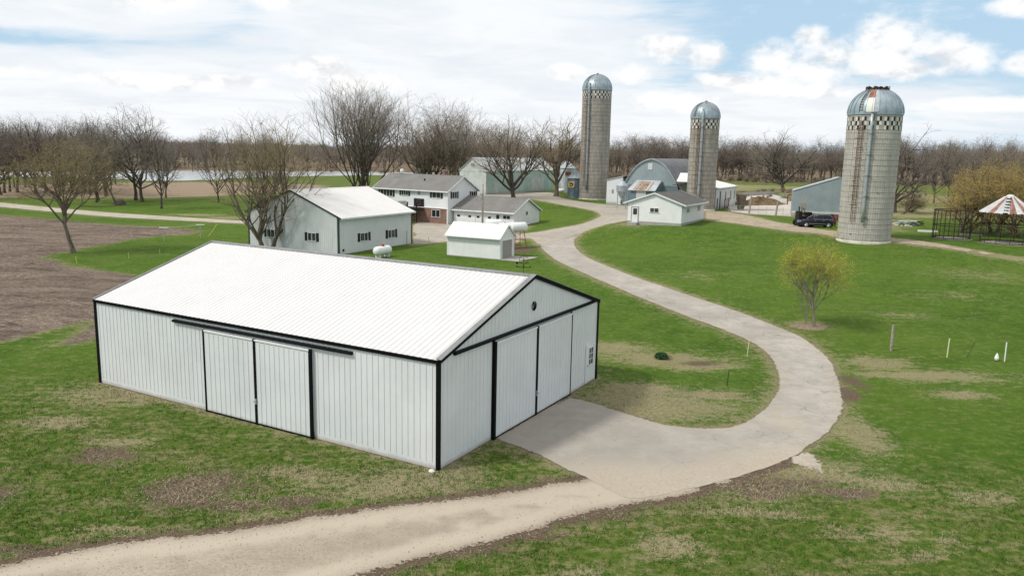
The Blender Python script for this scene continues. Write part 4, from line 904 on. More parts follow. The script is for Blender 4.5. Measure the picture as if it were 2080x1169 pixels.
# ================================================================ SILOS, BINS, CRIBS
def stavemat(name,c1,c2,line,dark,bw,bh,rust=0.):
    m=bpy.data.materials.new(name); m.use_nodes=True; t=NT(m.node_tree); b=t.n['Principled BSDF']
    uv=t.new('ShaderNodeTexCoord').outputs['UV']
    br=t.new('ShaderNodeTexBrick',{'Vector':uv,'Color1':c1+(1,),'Color2':c2+(1,),'Mortar':line+(1,),'Scale':1.,'Mortar Size':.022,'Mortar Smooth':.5,'Bias':-.2,'Brick Width':bw,'Row Height':bh}); br.offset=.0; br.offset_frequency=2
    st=t.noise(t.scale(uv,1.1,.10,1),1.,6,.7); bl=t.noise(uv,.5,5,.65)
    c=t.mix(t.ramp(st,.42,.68,0,.75),br.outputs[0],dark); c=t.mix(t.ramp(bl,.5,.72,0,.5),c,tuple(x*1.15 for x in c2))
    if rust: c=t.mix(t.m('MULTIPLY',t.ramp(t.noise(t.scale(uv,1.6,.06,1),1.3,4,.6),.55,.7),rust),c,(.26,.15,.10))
    c=t.mix(t.m('MULTIPLY',t.m('SUBTRACT',br.outputs[1],0.0),.35),c,line)
    t.l.new(c,b.inputs['Base Color']); b.inputs['Roughness'].default_value=.9; b.inputs['Specular IOR Level'].default_value=.2
    t.l.new(t.new('ShaderNodeBump',{'Height':t.m('ADD',t.m('MULTIPLY',br.outputs[1],-.6),t.noise(uv,9,3)),'Strength':.25,'Distance':.025}).outputs[0],b.inputs['Normal'])
    return m
M_stave=stavemat('concrete_staves',(.45,.425,.385),(.53,.50,.455),(.27,.25,.225),(.33,.305,.27),.27,.76,.0)
M_staveold=stavemat('stained_concrete_staves',(.34,.315,.28),(.45,.415,.37),(.15,.13,.115),(.235,.21,.185),.27,.76,.45)
M_stavechk=P('whitewashed_stave',(.66,.65,.60),.8,0,.12,6); M_bandbare=P('bare_stave',(.40,.375,.33),.9,0,.12,3); M_staveblk=P('black_painted_stave',(.015,.015,.015),.7)
M_dome=P('galvanised_dome',(.33,.40,.44),.42,.35,.14,.9,streak=((.22,.28,.32),.5,1.2))
M_hoop=P('hoop_steel',(.20,.175,.15),.7,.2,.3,3)
M_pipe=P('grey_pipe',(.40,.45,.48),.4,.3,.08,1)
def silo(label,c,D,hw,hd,aim,pipe,ladder,mat,zpb,zlb,seed,hoops,special=False,hoodup=0.):
    rg=random.Random(seed); Rr=D/2; r=thing('silo',label,'silo',c,0,'checker-banded concrete stave silos')
    ang=lambda d: aim+math.radians(d)      # direction on the wall as seen from the camera side
    n=int(2*math.pi*Rr/.27); n-=n%3
    w=MB(); w.lathe(c,[(Rr,-.8),(Rr,hw)],n,True)
    o=w.build('stave_wall',mat,r)
    uvl=o.data.uv_layers.new(name='UVMap'); seg=2*math.pi*Rr/n
    vv=o.data.vertices
    for p in o.data.polygons:
        for li in p.loop_indices:
            vi=o.data.loops[li].vertex_index; j=vi%n; k=vi//n
            jj=j if not (j==0 and p.index%n==n-1 and p.index<n) else n
            uvl.data[li].uv=(jj*.27,vv[vi].co.z)
    w=MB(); w.lathe(c,[(Rr+.12,-1.2),(Rr+.12,.22),(Rr+.0,.3)],36,False); w.build('footing',P('pale_footing',(.60,.57,.49),.9,0,.12,1.2,bump=.3,bscale=10),r)
    w=MB()
    for z in hoops: z+=rg.uniform(-.04,.04); w.lathe(c,[(Rr+.004,z-.014),(Rr+.022,z),(Rr+.004,z+.014)],n,False); q=rg.uniform(0,6.28); w.cbox(c+Vector(((Rr+.03)*math.cos(q),(Rr+.03)*math.sin(q),z)),.2,.08,.08,q+1.57)
    w.build('hoops',M_hoop,r)
    # checker band: rows of painted staves in a white, black, bare pattern
    wb=MB(); ch=.50; zc=hw-.42-3*ch; mi_=[]
    for j in range(n):
        col=j%3
        for row in range(3):
            a0=2*math.pi*j/n; a1=2*math.pi*(j+1)/n; z0=zc+row*ch
            P_=lambda a,z,k: c+Vector(((Rr+k)*math.cos(a),(Rr+k)*math.sin(a),z))
            wb.add([P_(a0,z0,.012),P_(a1,z0,.012),P_(a1,z0+ch,.012),P_(a0,z0+ch,.012)],[(0,1,2,3)])
            mi_.append(2 if (col==2 or rg.random()<.03) else ((col+row)%2))
    cb=wb.build('checker_band',M_stavechk,r); cb.data.materials.append(M_staveblk); cb.data.materials.append(M_bandbare); cb.data.polygons.foreach_set('material_index',mi_)
    w=MB()
    for k in range(4): w.lathe(c,[(Rr+.012,zc+k*ch-.012),(Rr+.035,zc+k*ch),(Rr+.012,zc+k*ch+.012)],n,False)
    w.build('band_hoops',M_hoop,r)
    # dome with standing ribs
    nd=12; top=.36 if special else .03
    def dp(q): return ((Rr+.08)*math.cos(q),hw+hd*math.sin(q))
    qm=math.acos(top*1.0) if special else math.pi/2
    prf=[((Rr+.10),hw-.18),((Rr+.10),hw)]+[dp(qm*k/nd) for k in range(nd+1)]
    w=MB(); w.lathe(c,prf,48,not special)
    nr=26 if special else 20
    for j in range(nr):
        a=aim+2*math.pi*(j+.5)/nr
        for k in range(nd):
            (r0,z0),(r1,z1)=dp(qm*k/nd),dp(qm*(k+1)/nd)
            w.box8([c+Vector((rr_*math.cos(a)-s_*.03*math.sin(a),rr_*math.sin(a)+s_*.03*math.cos(a),zz)) for rr_,zz,_ in () for s_ in ()] or
               [c+Vector(((rr_+e)*math.cos(a)-s_*.025*math.sin(a),(rr_+e)*math.sin(a)+s_*.025*math.cos(a),zz+e)) for e in (-.01,.05) for rr_,zz,s_ in ((r0,z0,-1),(r0,z0,1),(r1,z1,1),(r1,z1,-1))])
    dm=w.build('dome',M_dome,r)
    def panel(d0,d1,q0,q1,mat,nm,off=.03):
        pw_=MB(); K=6
        for k in range(K):
            (r0,z0),(r1,z1)=dp(q0+(q1-q0)*k/K),dp(q0+(q1-q0)*(k+1)/K)
            A0,A1=ang(d0),ang(d1)
            pw_.box8([c+Vector(((rr_+e)*math.cos(A),(rr_+e)*math.sin(A),zz+e*.7)) for e in (0,off) for rr_,zz,A in ((r0,z0,A0),(r0,z0,A1),(r1,z1,A1),(r1,z1,A0))])
        return pw_.build(nm,mat,dm)
    if special:
        panel(-19,-3.5,.62,qm,M_rust if 0 else P('rust_red_panel',(.36,.13,.075),.7,0,.3,2),'rusty_panel')
        panel(-19,-3.5,.02,.60,P('cream_panel',(.74,.76,.66),.5,0,.03),'cream_panel',.05)
        panel(-3,7,.02,qm*.9,P('pale_panel',(.42,.46,.50),.5,.1,.08),'pale_panel',.04)
        w=MB(); rg2=random.Random(3)
        for j in range(150):
            a=rg2.uniform(0,6.28); rr_=dp(qm)[0]*rg2.uniform(.7,1.15); z=dp(qm)[1]+rg2.uniform(-.12,.32)
            w.cbox(c+Vector((rr_*math.cos(a),rr_*math.sin(a),z)),rg2.uniform(.15,.5),rg2.uniform(.05,.2),rg2.uniform(.05,.2),a+1.57+rg2.uniform(-.5,.5),rg2.uniform(-.5,.5),rg2.uniform(-.4,.4))
        w.lathe(c,[(dp(qm)[0]-.1,dp(qm)[1]-.1),(dp(qm)[0]-.15,dp(qm)[1]+.16),(dp(qm)[0]*.4,dp(qm)[1]+.24)],24,False)
        w.build('broken_rusty_rim',P('dark_rust',(.085,.045,.035),.9,0,.4,4,bump=.6),dm)
    else:
        w=MB(); w.lathe(c,[(.5,hw+hd*.965),(.3,hw+hd+.10),(0,hw+hd+.3)],12,False); w.build('dome_cap',P('rust_red_cap',(.25,.13,.09),.7,0,.3,3),dm)
        panel(-2,4,1.05,1.4,P('rust_patch',(.27,.16,.11),.8,0,.35,4),'rusty_patch')
        panel(-16,-2,.5,.95,P('open_hatch',(.27,.32,.35),.5,.2,.1),'hatch',.05)
    w=MB()
    for s_ in (0,7 if special else 9):
        A=ang(-34+s_) if special else ang(-50+s_)
        w.tube([c+Vector(((dp(q)[0]+.08)*math.cos(A),(dp(q)[0]+.08)*math.sin(A),dp(q)[1]+.05)) for q in np.linspace(.05,1.25,9)],.03,4)
    for q in np.linspace(.1,1.2,11):
        w.tube([c+Vector(((dp(q)[0]+.08)*math.cos(ang(d)),(dp(q)[0]+.08)*math.sin(ang(d)),dp(q)[1]+.05)) for d in ((-34,-27) if special else (-50,-41))],.035,4)
    w.build('dome_ladder',M_hoop,dm)
    # filler pipe
    A=ang(pipe); rd=.19 if not special else .155
    pts=[c+Vector(((Rr+.3)*math.cos(A),(Rr+.3)*math.sin(A),z)) for z in np.linspace(zpb,hw-.05,8)]
    if hoodup: pts+=[c+Vector(((Rr+.3)*math.cos(A),(Rr+.3)*math.sin(A),hw+hoodup*.7)),c+Vector(((Rr+.05)*math.cos(A),(Rr+.05)*math.sin(A),hw+hoodup))]
    w=MB(); w.tube(pts,rd,12); w.build('filler_pipe',M_pipe,r,True)
    w=MB()
    for z in np.arange(zpb+.6,hw,2.4): w.lathe(c+Vector(((Rr+.3)*math.cos(A),(Rr+.3)*math.sin(A),z)),[(rd,-.04),(rd+.05,-.04),(rd+.05,.04),(rd,.04)],12,False); w.cbox(c+Vector(((Rr+.1)*math.cos(A),(Rr+.1)*math.sin(A),z)),.25,.06,.06,A); w.cbox(c+Vector(((Rr+.12)*math.cos(A+.11),(Rr+.12)*math.sin(A+.11),z)),.22,.14,.14,A)
    w.build('pipe_brackets',M_hoop,r)
    if ladder is not None:
        w=MB(); dth=.22/Rr
        for s_ in (-1,1):
            A=ang(ladder)+s_*dth; w.tube([c+Vector(((Rr+.2)*math.cos(A),(Rr+.2)*math.sin(A),z)) for z in (zlb,hw-.8)],.035,5)
            A=ang(ladder)+s_*dth*1.8; w.tube([c+Vector(((Rr+.65)*math.cos(A),(Rr+.65)*math.sin(A),z)) for z in (zlb+2,hw-1.2)],.02,4)
        for z in np.arange(zlb,hw-.8,.32):
            w.tube([c+Vector(((Rr+.2)*math.cos(ang(ladder)+s_*dth),(Rr+.2)*math.sin(ang(ladder)+s_*dth),z)) for s_ in (-1,1)],.022,4)
        for z in np.arange(zlb+2,hw-1.0,1.1):
            w.tube([c+Vector(((Rr+k_)*math.cos(ang(ladder)+s_*dth),(Rr+k_)*math.sin(ang(ladder)+s_*dth),z)) for s_,k_ in ((-1,.05),(-1.8,.4),(-1.2,.72),(1.2,.72),(1.8,.4),(1,.05))],.028,4)
        w.build('caged_ladder',M_rust,r)
    return r
def face(c): return math.atan2(-c.y,-c.x)
c=Vector((17.05,169.4,2.5)); f=face(c)
silo('tallest silo, stained brown-grey, standing beside the blue grain bin',c,6.1,ZAT(1217,182.5,169.4)-2.5,3.15,f,-29,-38,M_staveold,ZAT(1190,385,166.5)-2.5,3,1,list(np.arange(.8,20.6,.76)),hoodup=1.0)
c=Vector((XAT(1422,420,137.5),137.5,2.8)); f=face(c)
silo('middle silo, the shortest-looking, rising behind the low white milk house',c,4.85,ZAT(1432,239,137.5)-2.8,2.6,f,-9,-22,M_staveold,1.5,2,2,list(np.arange(.8,13.6,.76)),hoodup=1.1)
c=Vector((XAT(1753,490,95.3),95.3,2.2)); f=face(c)
s3=silo('nearest silo, pale concrete with open rusty dome top, right of the parked car',c,6.0,ZAT(1779,231.5,95.3)-2.2,2.95,f,-5,-26,M_stave,ZAT(1750,452,92)-2.2,2.6,3,list(np.arange(.5,13.2,.62)),special=True)

def grainbin(name,label,c,D,hw,hr_,mat,n=28):
    r=thing(name,label,'grain bin',c); Rr=D/2
    pr=[]; z=-.5
    while z<hw: pr+=[(Rr,z),(Rr+.02,z+.05)]; z+=.1
    pr.append((Rr,hw))
    w=MB(); w.lathe(c,pr,n,False); w.build('drum',mat,r)
    w=MB(); w.lathe(c,[(Rr+.15,hw-.08),(.3,hw+hr_),(.3,hw+hr_+.15),(0,hw+hr_+.2)],n,False)
    for j in range(n//2):
        a=2*math.pi*j/(n//2); w.tube([c+Vector(((Rr+.12)*math.cos(a),(Rr+.12)*math.sin(a),hw)),c+Vector((.3*math.cos(a),.3*math.sin(a),hw+hr_+.06))],.03,4)
    w.build('cone_roof',M_galv,r); return r
c=at(1170.5,392,172.); c.z=3.0; k=PX(c); Db=36*k
r=grainbin('grain_bin','dark blue-grey grain bin with yellow sign, half behind the tallest silo',c,Db,ZAT(1168,361,172)-3.0,ZAT(1168,348,172)-ZAT(1168,361,172),P('dark_blue_bin_steel',(.12,.17,.215),.5,.1,.1,1))
# yellow rounded sign with a dark winged-ear emblem
A=math.atan2(-c.y,-c.x)-.62; sx=Vector((-math.sin(A),math.cos(A),0)); nn=Vector((math.cos(A),math.sin(A),0)); zc=ZAT(1158,374,172)-3.0
fs=Fr(c+nn*(Db/2),sx,nn)
def rrect(a,z,r_,n=5):
    o=[]
    for cx_,cz_,q0 in ((a-r_,z-r_,0),(-a+r_,z-r_,90),(-a+r_,-z+r_,180),(a-r_,-z+r_,270)):
        for k_ in range(n+1): q=math.radians(q0+90*k_/n); o.append((cx_+r_*math.cos(q),cz_+r_*math.sin(q)))
    return o
w=MB(); fs.poly(w,[(a,zc+z) for a,z in rrect(.80,.62,.2)],-.05,.02); sg=w.build('sign_border',M_oldwhite,r)
w=MB(); fs.poly(w,[(a,zc+z) for a,z in rrect(.73,.55,.16)],.02,.03); w.build('yellow_field',P('sign_yellow',(.60,.42,.06),.6),sg)
w=MB(); fs.poly(w,[(-.62,zc+.28),(-.1,zc+.42),(.35,zc+.36),(.64,zc+.0),(.3,zc-.34),(-.1,zc-.42),(-.6,zc-.3),(-.25,zc-.18),(.1,zc-.22),(.3,zc-.02),(.05,zc+.14),(-.3,zc+.12)],.03,.036); w.build('winged_ear_emblem',P('sign_dark_green',(.02,.03,.02),.6),sg)
w=MB(); fs.poly(w,[(-.5,zc+.02),(.0,zc+.06),(.12,zc+.0),(.0,zc-.08),(-.5,zc-.04)],.03,.036); w.build('ear_stripe',P('sign_ear_green',(.03,.05,.025),.6),sg)
c=at(1149.5,386,186.); c.z=3.2; Db=36*PX(c)
r=grainbin('storage_bin','tall galvanised bin with silver cone roof behind the dark tree trunk',c,Db,ZAT(1150,340.5,186)-3.2,ZAT(1150,326,186)-ZAT(1150,340.5,186),M_galv)
fb=Fr(c,Vector((1,.1,0)),Vector((.1,-1,0)))
w=MB(); fb.box(w,-.6,.7,Db/2-.25,Db/2+.05,ZAT(1147,355,186)-3.2,ZAT(1147,348,186)-3.2); w.build('rusty_hatch',M_rust,r)
c=at(1140,388,178.); c.z=h1(c.x,c.y)
r=thing('small_fuel_tank','small white horizontal tank beside the base of the galvanised bin','tank',c)
w=MB(); w.tube([c+Vector((-.7,0,.7)),c+Vector((-.6,0,.7)),c+Vector((.6,0,.7)),c+Vector((.7,0,.7))],[.25,.42,.42,.25],14); w.build('shell',M_tank,r,True); w=MB(); w.cbox(c+Vector((-.4,0,.2)),.1,.5,.5); w.cbox(c+Vector((.4,0,.2)),.1,.5,.5); w.build('cradle',M_concrete,r)

# corn cribs
def crib(label,c,D,H,rows,roof):
    Rr=D/2; r=thing('corn_crib',label,'corn crib',c)
    n=12
    for j in range(n):
        a=2*math.pi*(j+.3)/n; w=MB(); w.tube([c+Vector((Rr*math.cos(a),Rr*math.sin(a),-.3)),c+Vector((Rr*math.cos(a),Rr*math.sin(a),H))],.045,5); w.build('post',M_blackrust,r)
    w=MB()
    for z in rows: w.lathe(c,[(Rr-.0,z-.05),(Rr+.05,z-.05),(Rr+.05,z+.05),(Rr,z+.05),(Rr,z-.05)],36,False)
    w.build('rings',M_blackrust,r)
    w=MB()
    for z in np.arange(.25,H,.4): w.lathe(c,[(Rr+.0,z-.008),(Rr+.014,z),(Rr,z+.008)],36,False)
    for j in range(40): a=2*math.pi*j/40; w.tube([c+Vector(((Rr+.01)*math.cos(a),(Rr+.01)*math.sin(a),0)),c+Vector(((Rr+.01)*math.cos(a),(Rr+.01)*math.sin(a),H))],.009,3,False)
    w.build('wire_mesh',M_blackrust,r)
    w=MB(); w.lathe(c,[(Rr+.25,-.5),(Rr+.25,.03),(0,.04)],30,False); w.build('slab',P('crib_slab',(.42,.40,.35),.9,0,.2,1),r)
    if roof:
        nn_=24; r0=Rr+.35; ma,mb_,mc=MB(),MB(),MB()
        rg=random.Random(5)
        for j in range(nn_):
            a0=2*math.pi*j/nn_; a1=2*math.pi*(j+1)/nn_
            q=lambda a,rr_,z: c+Vector((rr_*math.cos(a),rr_*math.sin(a),z))
            tgt=mb_ if j in (13,16,18,21) else ma
            am=(a0+a1)/2
            tgt.add([q(a0,r0,H-.1),q(a1,r0,H-.1),q(a1,.55,H+roof-.25),q(a0,.55,H+roof-.25),q(am,r0+.03,H-.03),q(am,.58,H+roof-.18)],[(0,4,5,3),(4,1,2,5)])
            if j in (15,): 
                for k_ in range(6): z_=k_/6; rr_=r0-(r0-.55)*z_; w2=q(am,rr_+.02,H-.02+z_*(roof-.1)); mc.cbox(w2,.06,.5,.12,am)
        rf=ma.build('cone_roof',P('bare_tin_roof',(.52,.54,.55),.5,.1,.08,1,streak=((.34,.21,.17),.75,1.6)),r)
        mb_.build('rusty_red_panels',P('rust_red_tin',(.29,.15,.12),.7,0,.3,3),rf); mc.build('roof_ladder',M_black_soft,rf)
        w=MB(); w.lathe(c,[(.62,H+roof-.3),(.3,H+roof),(0,H+roof+.05)],16,False); w.build('peak_cap',P('peak_tin',(.62,.66,.68),.4,.1),rf)
    return r
M_blackrust=P('dark_rusted_steel',(.055,.038,.03),.85,0,.3,3)
c=Vector((XAT(1932,475,99.5),99.5,0)); c.z=h1(c.x,c.y); zz_=c.z
crib('roofless round wire corn crib, left of the striped-roof one',c,4.3,ZAT(1932,427,98)-zz_,(.1,1.65,ZAT(1932,427,98)-zz_-.05),0)
c=Vector((XAT(2041,490,95.5),95.5,0)); c.z=h1(c.x,c.y); zz_=c.z
crib('round wire corn crib under a red and silver striped cone roof',c,5.5,ZAT(2041,433,93)-zz_,(.1,2.15,ZAT(2041,433,93)-zz_-.05),ZAT(2041,397,95.5)-ZAT(2041,432,95.5))

# ================================================================ TANKS, CAR, YARD THINGS
def tankbody(mb,c,d,L,Rr,z,n=18):
    d=Vector(d).normalized(); C_=c+Vector((0,0,z)); h=L/2-Rr*.75
    T_=[(h+Rr*.75*math.sin(math.pi/2*k/6),max(.012,Rr*math.cos(math.pi/2*k/6))) for k in range(7)]
    o=[(-x,r_) for x,r_ in T_[::-1]]+T_
    mb.tube([C_+d*x for x,_ in o],[r_ for _,r_ in o],n)
c=G(777,522); d=Vector((math.cos(.55),math.sin(.55),0))
shopv=Vector((-math.sin(2.647),math.cos(2.647),0))*-1
r=thing('propane_tank','white propane tank with red cap on the grass beside the shop wall','propane tank',c)
w=MB(); tankbody(w,c,shopv,2.75,.52,.78); w.build('tank_shell',M_tank,r,True)
w=MB(); w.lathe(c+Vector((0,0,1.2)),[(.2,0),(.22,.2),(.14,.3),(0,.32)],14); w.build('red_cap',M_redpaint,r)
for s_ in (-.8,.8):
    w=MB(); w.cbox(c+shopv*s_+Vector((0,0,.12)),.12,.7,.55,math.atan2(shopv.y,shopv.x)); w.build('leg',M_tank,r)
w=MB(); q=shopv.orthogonal() if 0 else None
w.lathe((0,0,0),[(.525,-.03),(.535,0),(.525,.03)],20,False); mm=Matrix(((0,-shopv.y,shopv.x,0),(0,shopv.x,shopv.y,0),(1,0,0,0),(0,0,0,1)))
w.v=[tuple((shopv*v[2])+Vector((-shopv.y,shopv.x,0))*v[0]+Vector((0,0,v[1]))+c+shopv*.35+Vector((0,0,.78))) for v in w.v]; w.build('weld_band',M_tank,r)
def fueltank(label,c,d,L,Rr,zt,mat,legs=True):
    r=thing('fuel_tank',label,'fuel tank',c,0); d=Vector(d).normalized(); n_=Vector((-d.y,d.x,0))
    w=MB(); w.tube([c+d*x+Vector((0,0,zt)) for x in (-L/2,-L/2+.06,L/2-.06,L/2)],[Rr*.93,Rr,Rr,Rr*.93],20); w.build('tank_shell',M_tank,r,True)
    w=MB(); w.tube([c+Vector((0,0,zt+Rr-.02)),c+Vector((0,0,zt+Rr+.15))],.08,8); w.build('filler_cap',M_galv,r)
    for s_ in (-1,1):
        for t_ in (-1,1):
            w=MB(); w.tube([c+d*s_*(L*.42)+n_*t_*.75+Vector((0,0,-.2)),c+d*s_*(L*.3)+n_*t_*.42+Vector((0,0,zt-Rr*.7))],.045,5); w.build('leg',M_redpaint,r)
    w=MB()
    for t_ in (-1,1):
        w.tube([c+d*s_*(L*.36)+n_*t_*.60+Vector((0,0,zt*.42)) for s_ in (-1,1)],.035,5); w.tube([c+d*-L*.4+n_*t_*.7+Vector((0,0,.2)),c+d*L*.33+n_*t_*.5+Vector((0,0,zt*.65))],.02,4)
    for s_ in (-1,1): w.tube([c+d*s_*(L*.37)+n_*t_*.62+Vector((0,0,zt*.42)) for t_ in (-1,1)],.035,5)
    w.tube([c+d*L*.45+Vector((0,0,zt-Rr)),c+d*L*.5+Vector((0,0,zt*.6)),c+d*L*.45+Vector((.15,0,zt*.35)),c+d*L*.52+Vector((.1,0,.9))],.025,4)
    w.build('braces',M_redpaint,r); return r
yt=98.; c=Vector((XAT(1051,500,yt),yt,0)); c.z=h1(c.x,c.y)
fueltank('white fuel tank on a red steel stand, rightmost behind the small white shed',c,(.9,.62,0),2.2,.62,ZAT(1052,461,yt)-c.z,M_tank)
yt=99.5; c=Vector((XAT(1002,480,yt),yt,0)); c.z=h1(c.x,c.y)
fueltank('white fuel tank whose top shows over the left part of the small white shed roof',c,(.95,.3,0),2.0,.62,ZAT(1002,452.5,yt)-.55-c.z+.4,M_tank)
yt=97.5; c=Vector((XAT(1025,480,yt),yt,0)); c.z=h1(c.x,c.y)
fueltank('white fuel tank just peeking over the ridge, between the other two tanks',c,(.95,.3,0),1.4,.5,ZAT(1025,455,yt)-.35-c.z,M_tank)

# the parked car: cross-sections lofted along its length
def car(c,yaw):
    r=thing('car','dark blue estate-style four-wheel-drive car parked beside the dirt lane','car',c,yaw)
    mi=Matrix.Translation(c)@Matrix.Rotation(yaw,4,'Z'); T=lambda x,y,z: mi@Vector((x,y,z))
    M_paint=P('dark_blue_car_paint',(.012,.017,.035),.22,.3,.05,spec=.8); M_chrome=P('chrome_trim',(.6,.6,.62),.2,.8)
    st=[(-2.40,.30,.62,.80),(-2.34,.26,.86,.88),(-2.15,.26,.97,.93),(-1.6,.26,1.03,.95),(-1.0,.26,1.08,.96),(-.3,.26,1.10,.96),(.6,.26,1.12,.96),(1.4,.26,1.13,.96),(2.1,.26,1.12,.94),(2.33,.30,1.02,.90),(2.40,.36,.8,.84)]
    w=MB()
    for x,z0,z1,hw_ in st:
        for y,z in ((-hw_*.9,z0),(-hw_,z0+.18),(-hw_,z1-.16),(-hw_*.95,z1-.03),(-hw_*.6,z1+.02),(hw_*.6,z1+.02),(hw_*.95,z1-.03),(hw_,z1-.16),(hw_,z0+.18),(hw_*.9,z0)): w.v.append(tuple(T(x,y,z)))
    for i in range(len(st)-1):
        for j in range(10): j2=(j+1)%10; w.f.append((i*10+j,i*10+j2,(i+1)*10+j2,(i+1)*10+j))
    w.f.append(tuple(range(10))); w.f.append(tuple(range((len(st)-1)*10,len(st)*10)))
    w.build('body',M_paint,r,True)
    # greenhouse: side outline front (negative x) to rear
    ol=[(-1.05,1.07),(-.30,1.60),(.1,1.71),(1.2,1.74),(1.9,1.68),(2.3,1.14)]
    w=MB(); n=len(ol)
    for s_ in (-1,1):
        for x,z in ol: w.v.append(tuple(T(x,s_*(.88-.26*(z-1.07)/.65),z)))
    w.f=[tuple(range(n)),tuple(range(2*n-1,n-1,-1))]+[(i,i+1,n+i+1,n+i) for i in range(n-1)]
    w.build('cabin_glass',M_glass,r)
    w=MB()
    rf=[(-.28,1.62),(.1,1.735),(1.2,1.765),(1.95,1.70)]
    for i in range(3):
        (x0,z0),(x1,z1)=rf[i],rf[i+1]; w.box8([T(x,y,z) for dz in (-.03,.02) for x,y,z in ((x0,-.66,z0+dz),(x1,-.66,z1+dz),(x1,.66,z1+dz),(x0,.66,z0+dz))])
    for s_ in (-1,1):
        for (x0,z0),(x1,z1) in (((-1.08,1.08),(-.28,1.62)),((.42,1.1),(.46,1.73)),((1.35,1.1),(1.42,1.75)),((2.33,1.12),(1.95,1.7))):
            f_=lambda z: s_*(.895-.26*(z-1.07)/.65)
            w.tube([T(x0,f_(z0),z0),T(x1,f_(z1),z1)],.05,5)
    w.build('roof_and_pillars',M_paint,r)
    w=MB()
    for s_ in (-1,1):
        w.tube([T(x,s_*(.90-.26*(z-1.07)/.65),z) for x,z in ((-.95,1.13),(-.25,1.56),(.2,1.67),(1.2,1.69),(1.75,1.62),(2.05,1.25),(1.9,1.14),(-.9,1.12))],.018,4)
        w.cbox(T(0,s_*.965,.52),2.6,.02,.05,yaw)
        for x in (-.35,.75): w.cbox(T(x,s_*.975,.93),.2,.03,.04,yaw)
        w.tube([T(x,s_*.6,1.80) for x in (-.1,1.7)],.022,5)
    w.build('bright_trim',M_chrome,r)
    for s_ in (-1,1):
        w=MB(); w.cbox(T(2.36,s_*.72,.98),.1,.36,.24,yaw); w.cbox(T(2.15,s_*.93,.99),.34,.05,.2,yaw); w.build('tail_light',P('tail_light_red',(.35,.012,.012),.3),r)
        w=MB(); w.cbox(T(-2.26,s_*.70,.80),.14,.38,.16,yaw); w.build('headlight',P('headlight_lens',(.5,.52,.55),.2),r)
        w=MB(); w.cbox(T(-.72,s_*1.02,1.16),.16,.16,.13,yaw); w.build('wing_mirror',M_paint,r)
    w=MB(); w.cbox(T(-2.38,0,.68),.08,.9,.2,yaw); w.build('grille',M_chrome,r)
    for x in (-1.47,1.45):
        for s_ in (-1,1):
            C_=T(x,s_*.86,.38); ax=(T(0,1,0)-T(0,0,0))*s_
            w=MB(); w.tube([C_-ax*.14,C_-ax*.12,C_+ax*.10,C_+ax*.125],[.33,.38,.38,.34],22); wh=w.build('wheel',M_black_soft,r)
            w=MB(); w.tube([C_+ax*.10,C_+ax*.135],[.25,.24],18)
            ho=w.build('rim',P('alloy',(.35,.36,.37),.35,.6),wh)
            w=MB()
            for k in range(5):
                a=2*math.pi*k/5; d_=(T(1,0,0)-T(0,0,0))*math.cos(a)+Vector((0,0,1))*math.sin(a); w.tube([C_+ax*.14+d_*.04,C_+ax*.14+d_*.22],.03,4)
            w.build('spokes',M_chrome,wh)
    w=MB(); 
    for x in (-1.47,1.45):
        for s_ in (-1,1):
            C_=T(x,s_*.955,.42); ax=(T(0,1,0)-T(0,0,0))*s_; w.tube([C_-ax*.02,C_+ax*.012],[.45,.45],20)
    w.build('wheel_arches',M_black_soft,r)
    return r
c=G(1657,461); car(c,math.radians(-9))

# loader and clutter parked under the blue shed
def cluster(name,label,cat,items,c):
    r=thing(name,label,cat,c)
    for nm,mb,mt in items: mb.build(nm,mt,r)
    return r
yt=109.5; c=Vector((XAT(1622,445,yt),yt,0)); c.z=h1(c.x,c.y)
w1=MB(); w1.cbox(c+Vector((-.0,0,1.1)),.5,1.4,1.9); w1.cbox(c+Vector((.9,.2,1.0)),1.5,1.2,.7); w1.cbox(c+Vector((1.3,.2,1.7)),.9,1.0,.5)
w2=MB()
for x in (0.,1.5):
    for y in (-.7,.9): w2.tube([c+Vector((x,y-.15,.45)),c+Vector((x,y+.15,.45))],.45,16)
w3=MB(); w3.tube([c+Vector((.2,-.6,2.0)),c+Vector((.15,-.6,2.6)),c+Vector((.5,-.6,2.3))],.07,6); w3.tube([c+Vector((-.2,-.6,1.9)),c+Vector((-.25,-.6,2.75))],.08,6)
cluster('skid_loader','black loader parked in front of the blue shed beside the car bonnet','loader',[('body',w1,M_black_soft),('wheel',w2,M_black_soft),('lift_arm',w3,M_black_soft)],c)
# dark cattle gate / clutter seen under the shed
w1=MB(); bb_=Vector((XAT(1665,440,120.),120.,3.0))
for k in range(7): w1.cbox(bb_+Vector((-2+k*1.1,0.3*math.sin(k),.35)),.9,.8,.6+.3*math.sin(k*2.1),k)
tag(origin_to(w1.build('scrap_heap',M_darkred),bb_),'dull red and dark scrap heap in the shade under the blue shed','scrap heap')
# two tall pale planks with a slatted crate
c=Vector((XAT(1630,440,118.5),118.5,3.0))
for px,top in ((1627,404),(1633.5,401)):
    w=MB(); x=XAT(px,430,118.5); w.box(x-.09,x+.09,118.4,118.46,2.8,ZAT(px,top,118.5)); lab='shorter of two pale planks standing against the blue shed' if top==404 else 'taller of two pale planks standing against the blue shed'
    tag(origin_to(w.build('plank',P('pale_plank%d'%px,(.5,.42,.33),.8,0,.15,4)),(x,118.43,3.0)),lab,'plank')
w=MB(); x=XAT(1632,425,118.)
for k in range(7): w.cbox((x,118.1,3.4+k*.33),.75,.05,.12,.15)
for s_ in (-.32,.32): w.cbox((x+s_,118.15,4.2),.06,.06,2.4)
tag(origin_to(w.build('slatted_rack',M_greywood),(x,118.1,3.)),'weathered slatted rack leaning by the planks at the blue shed','rack')

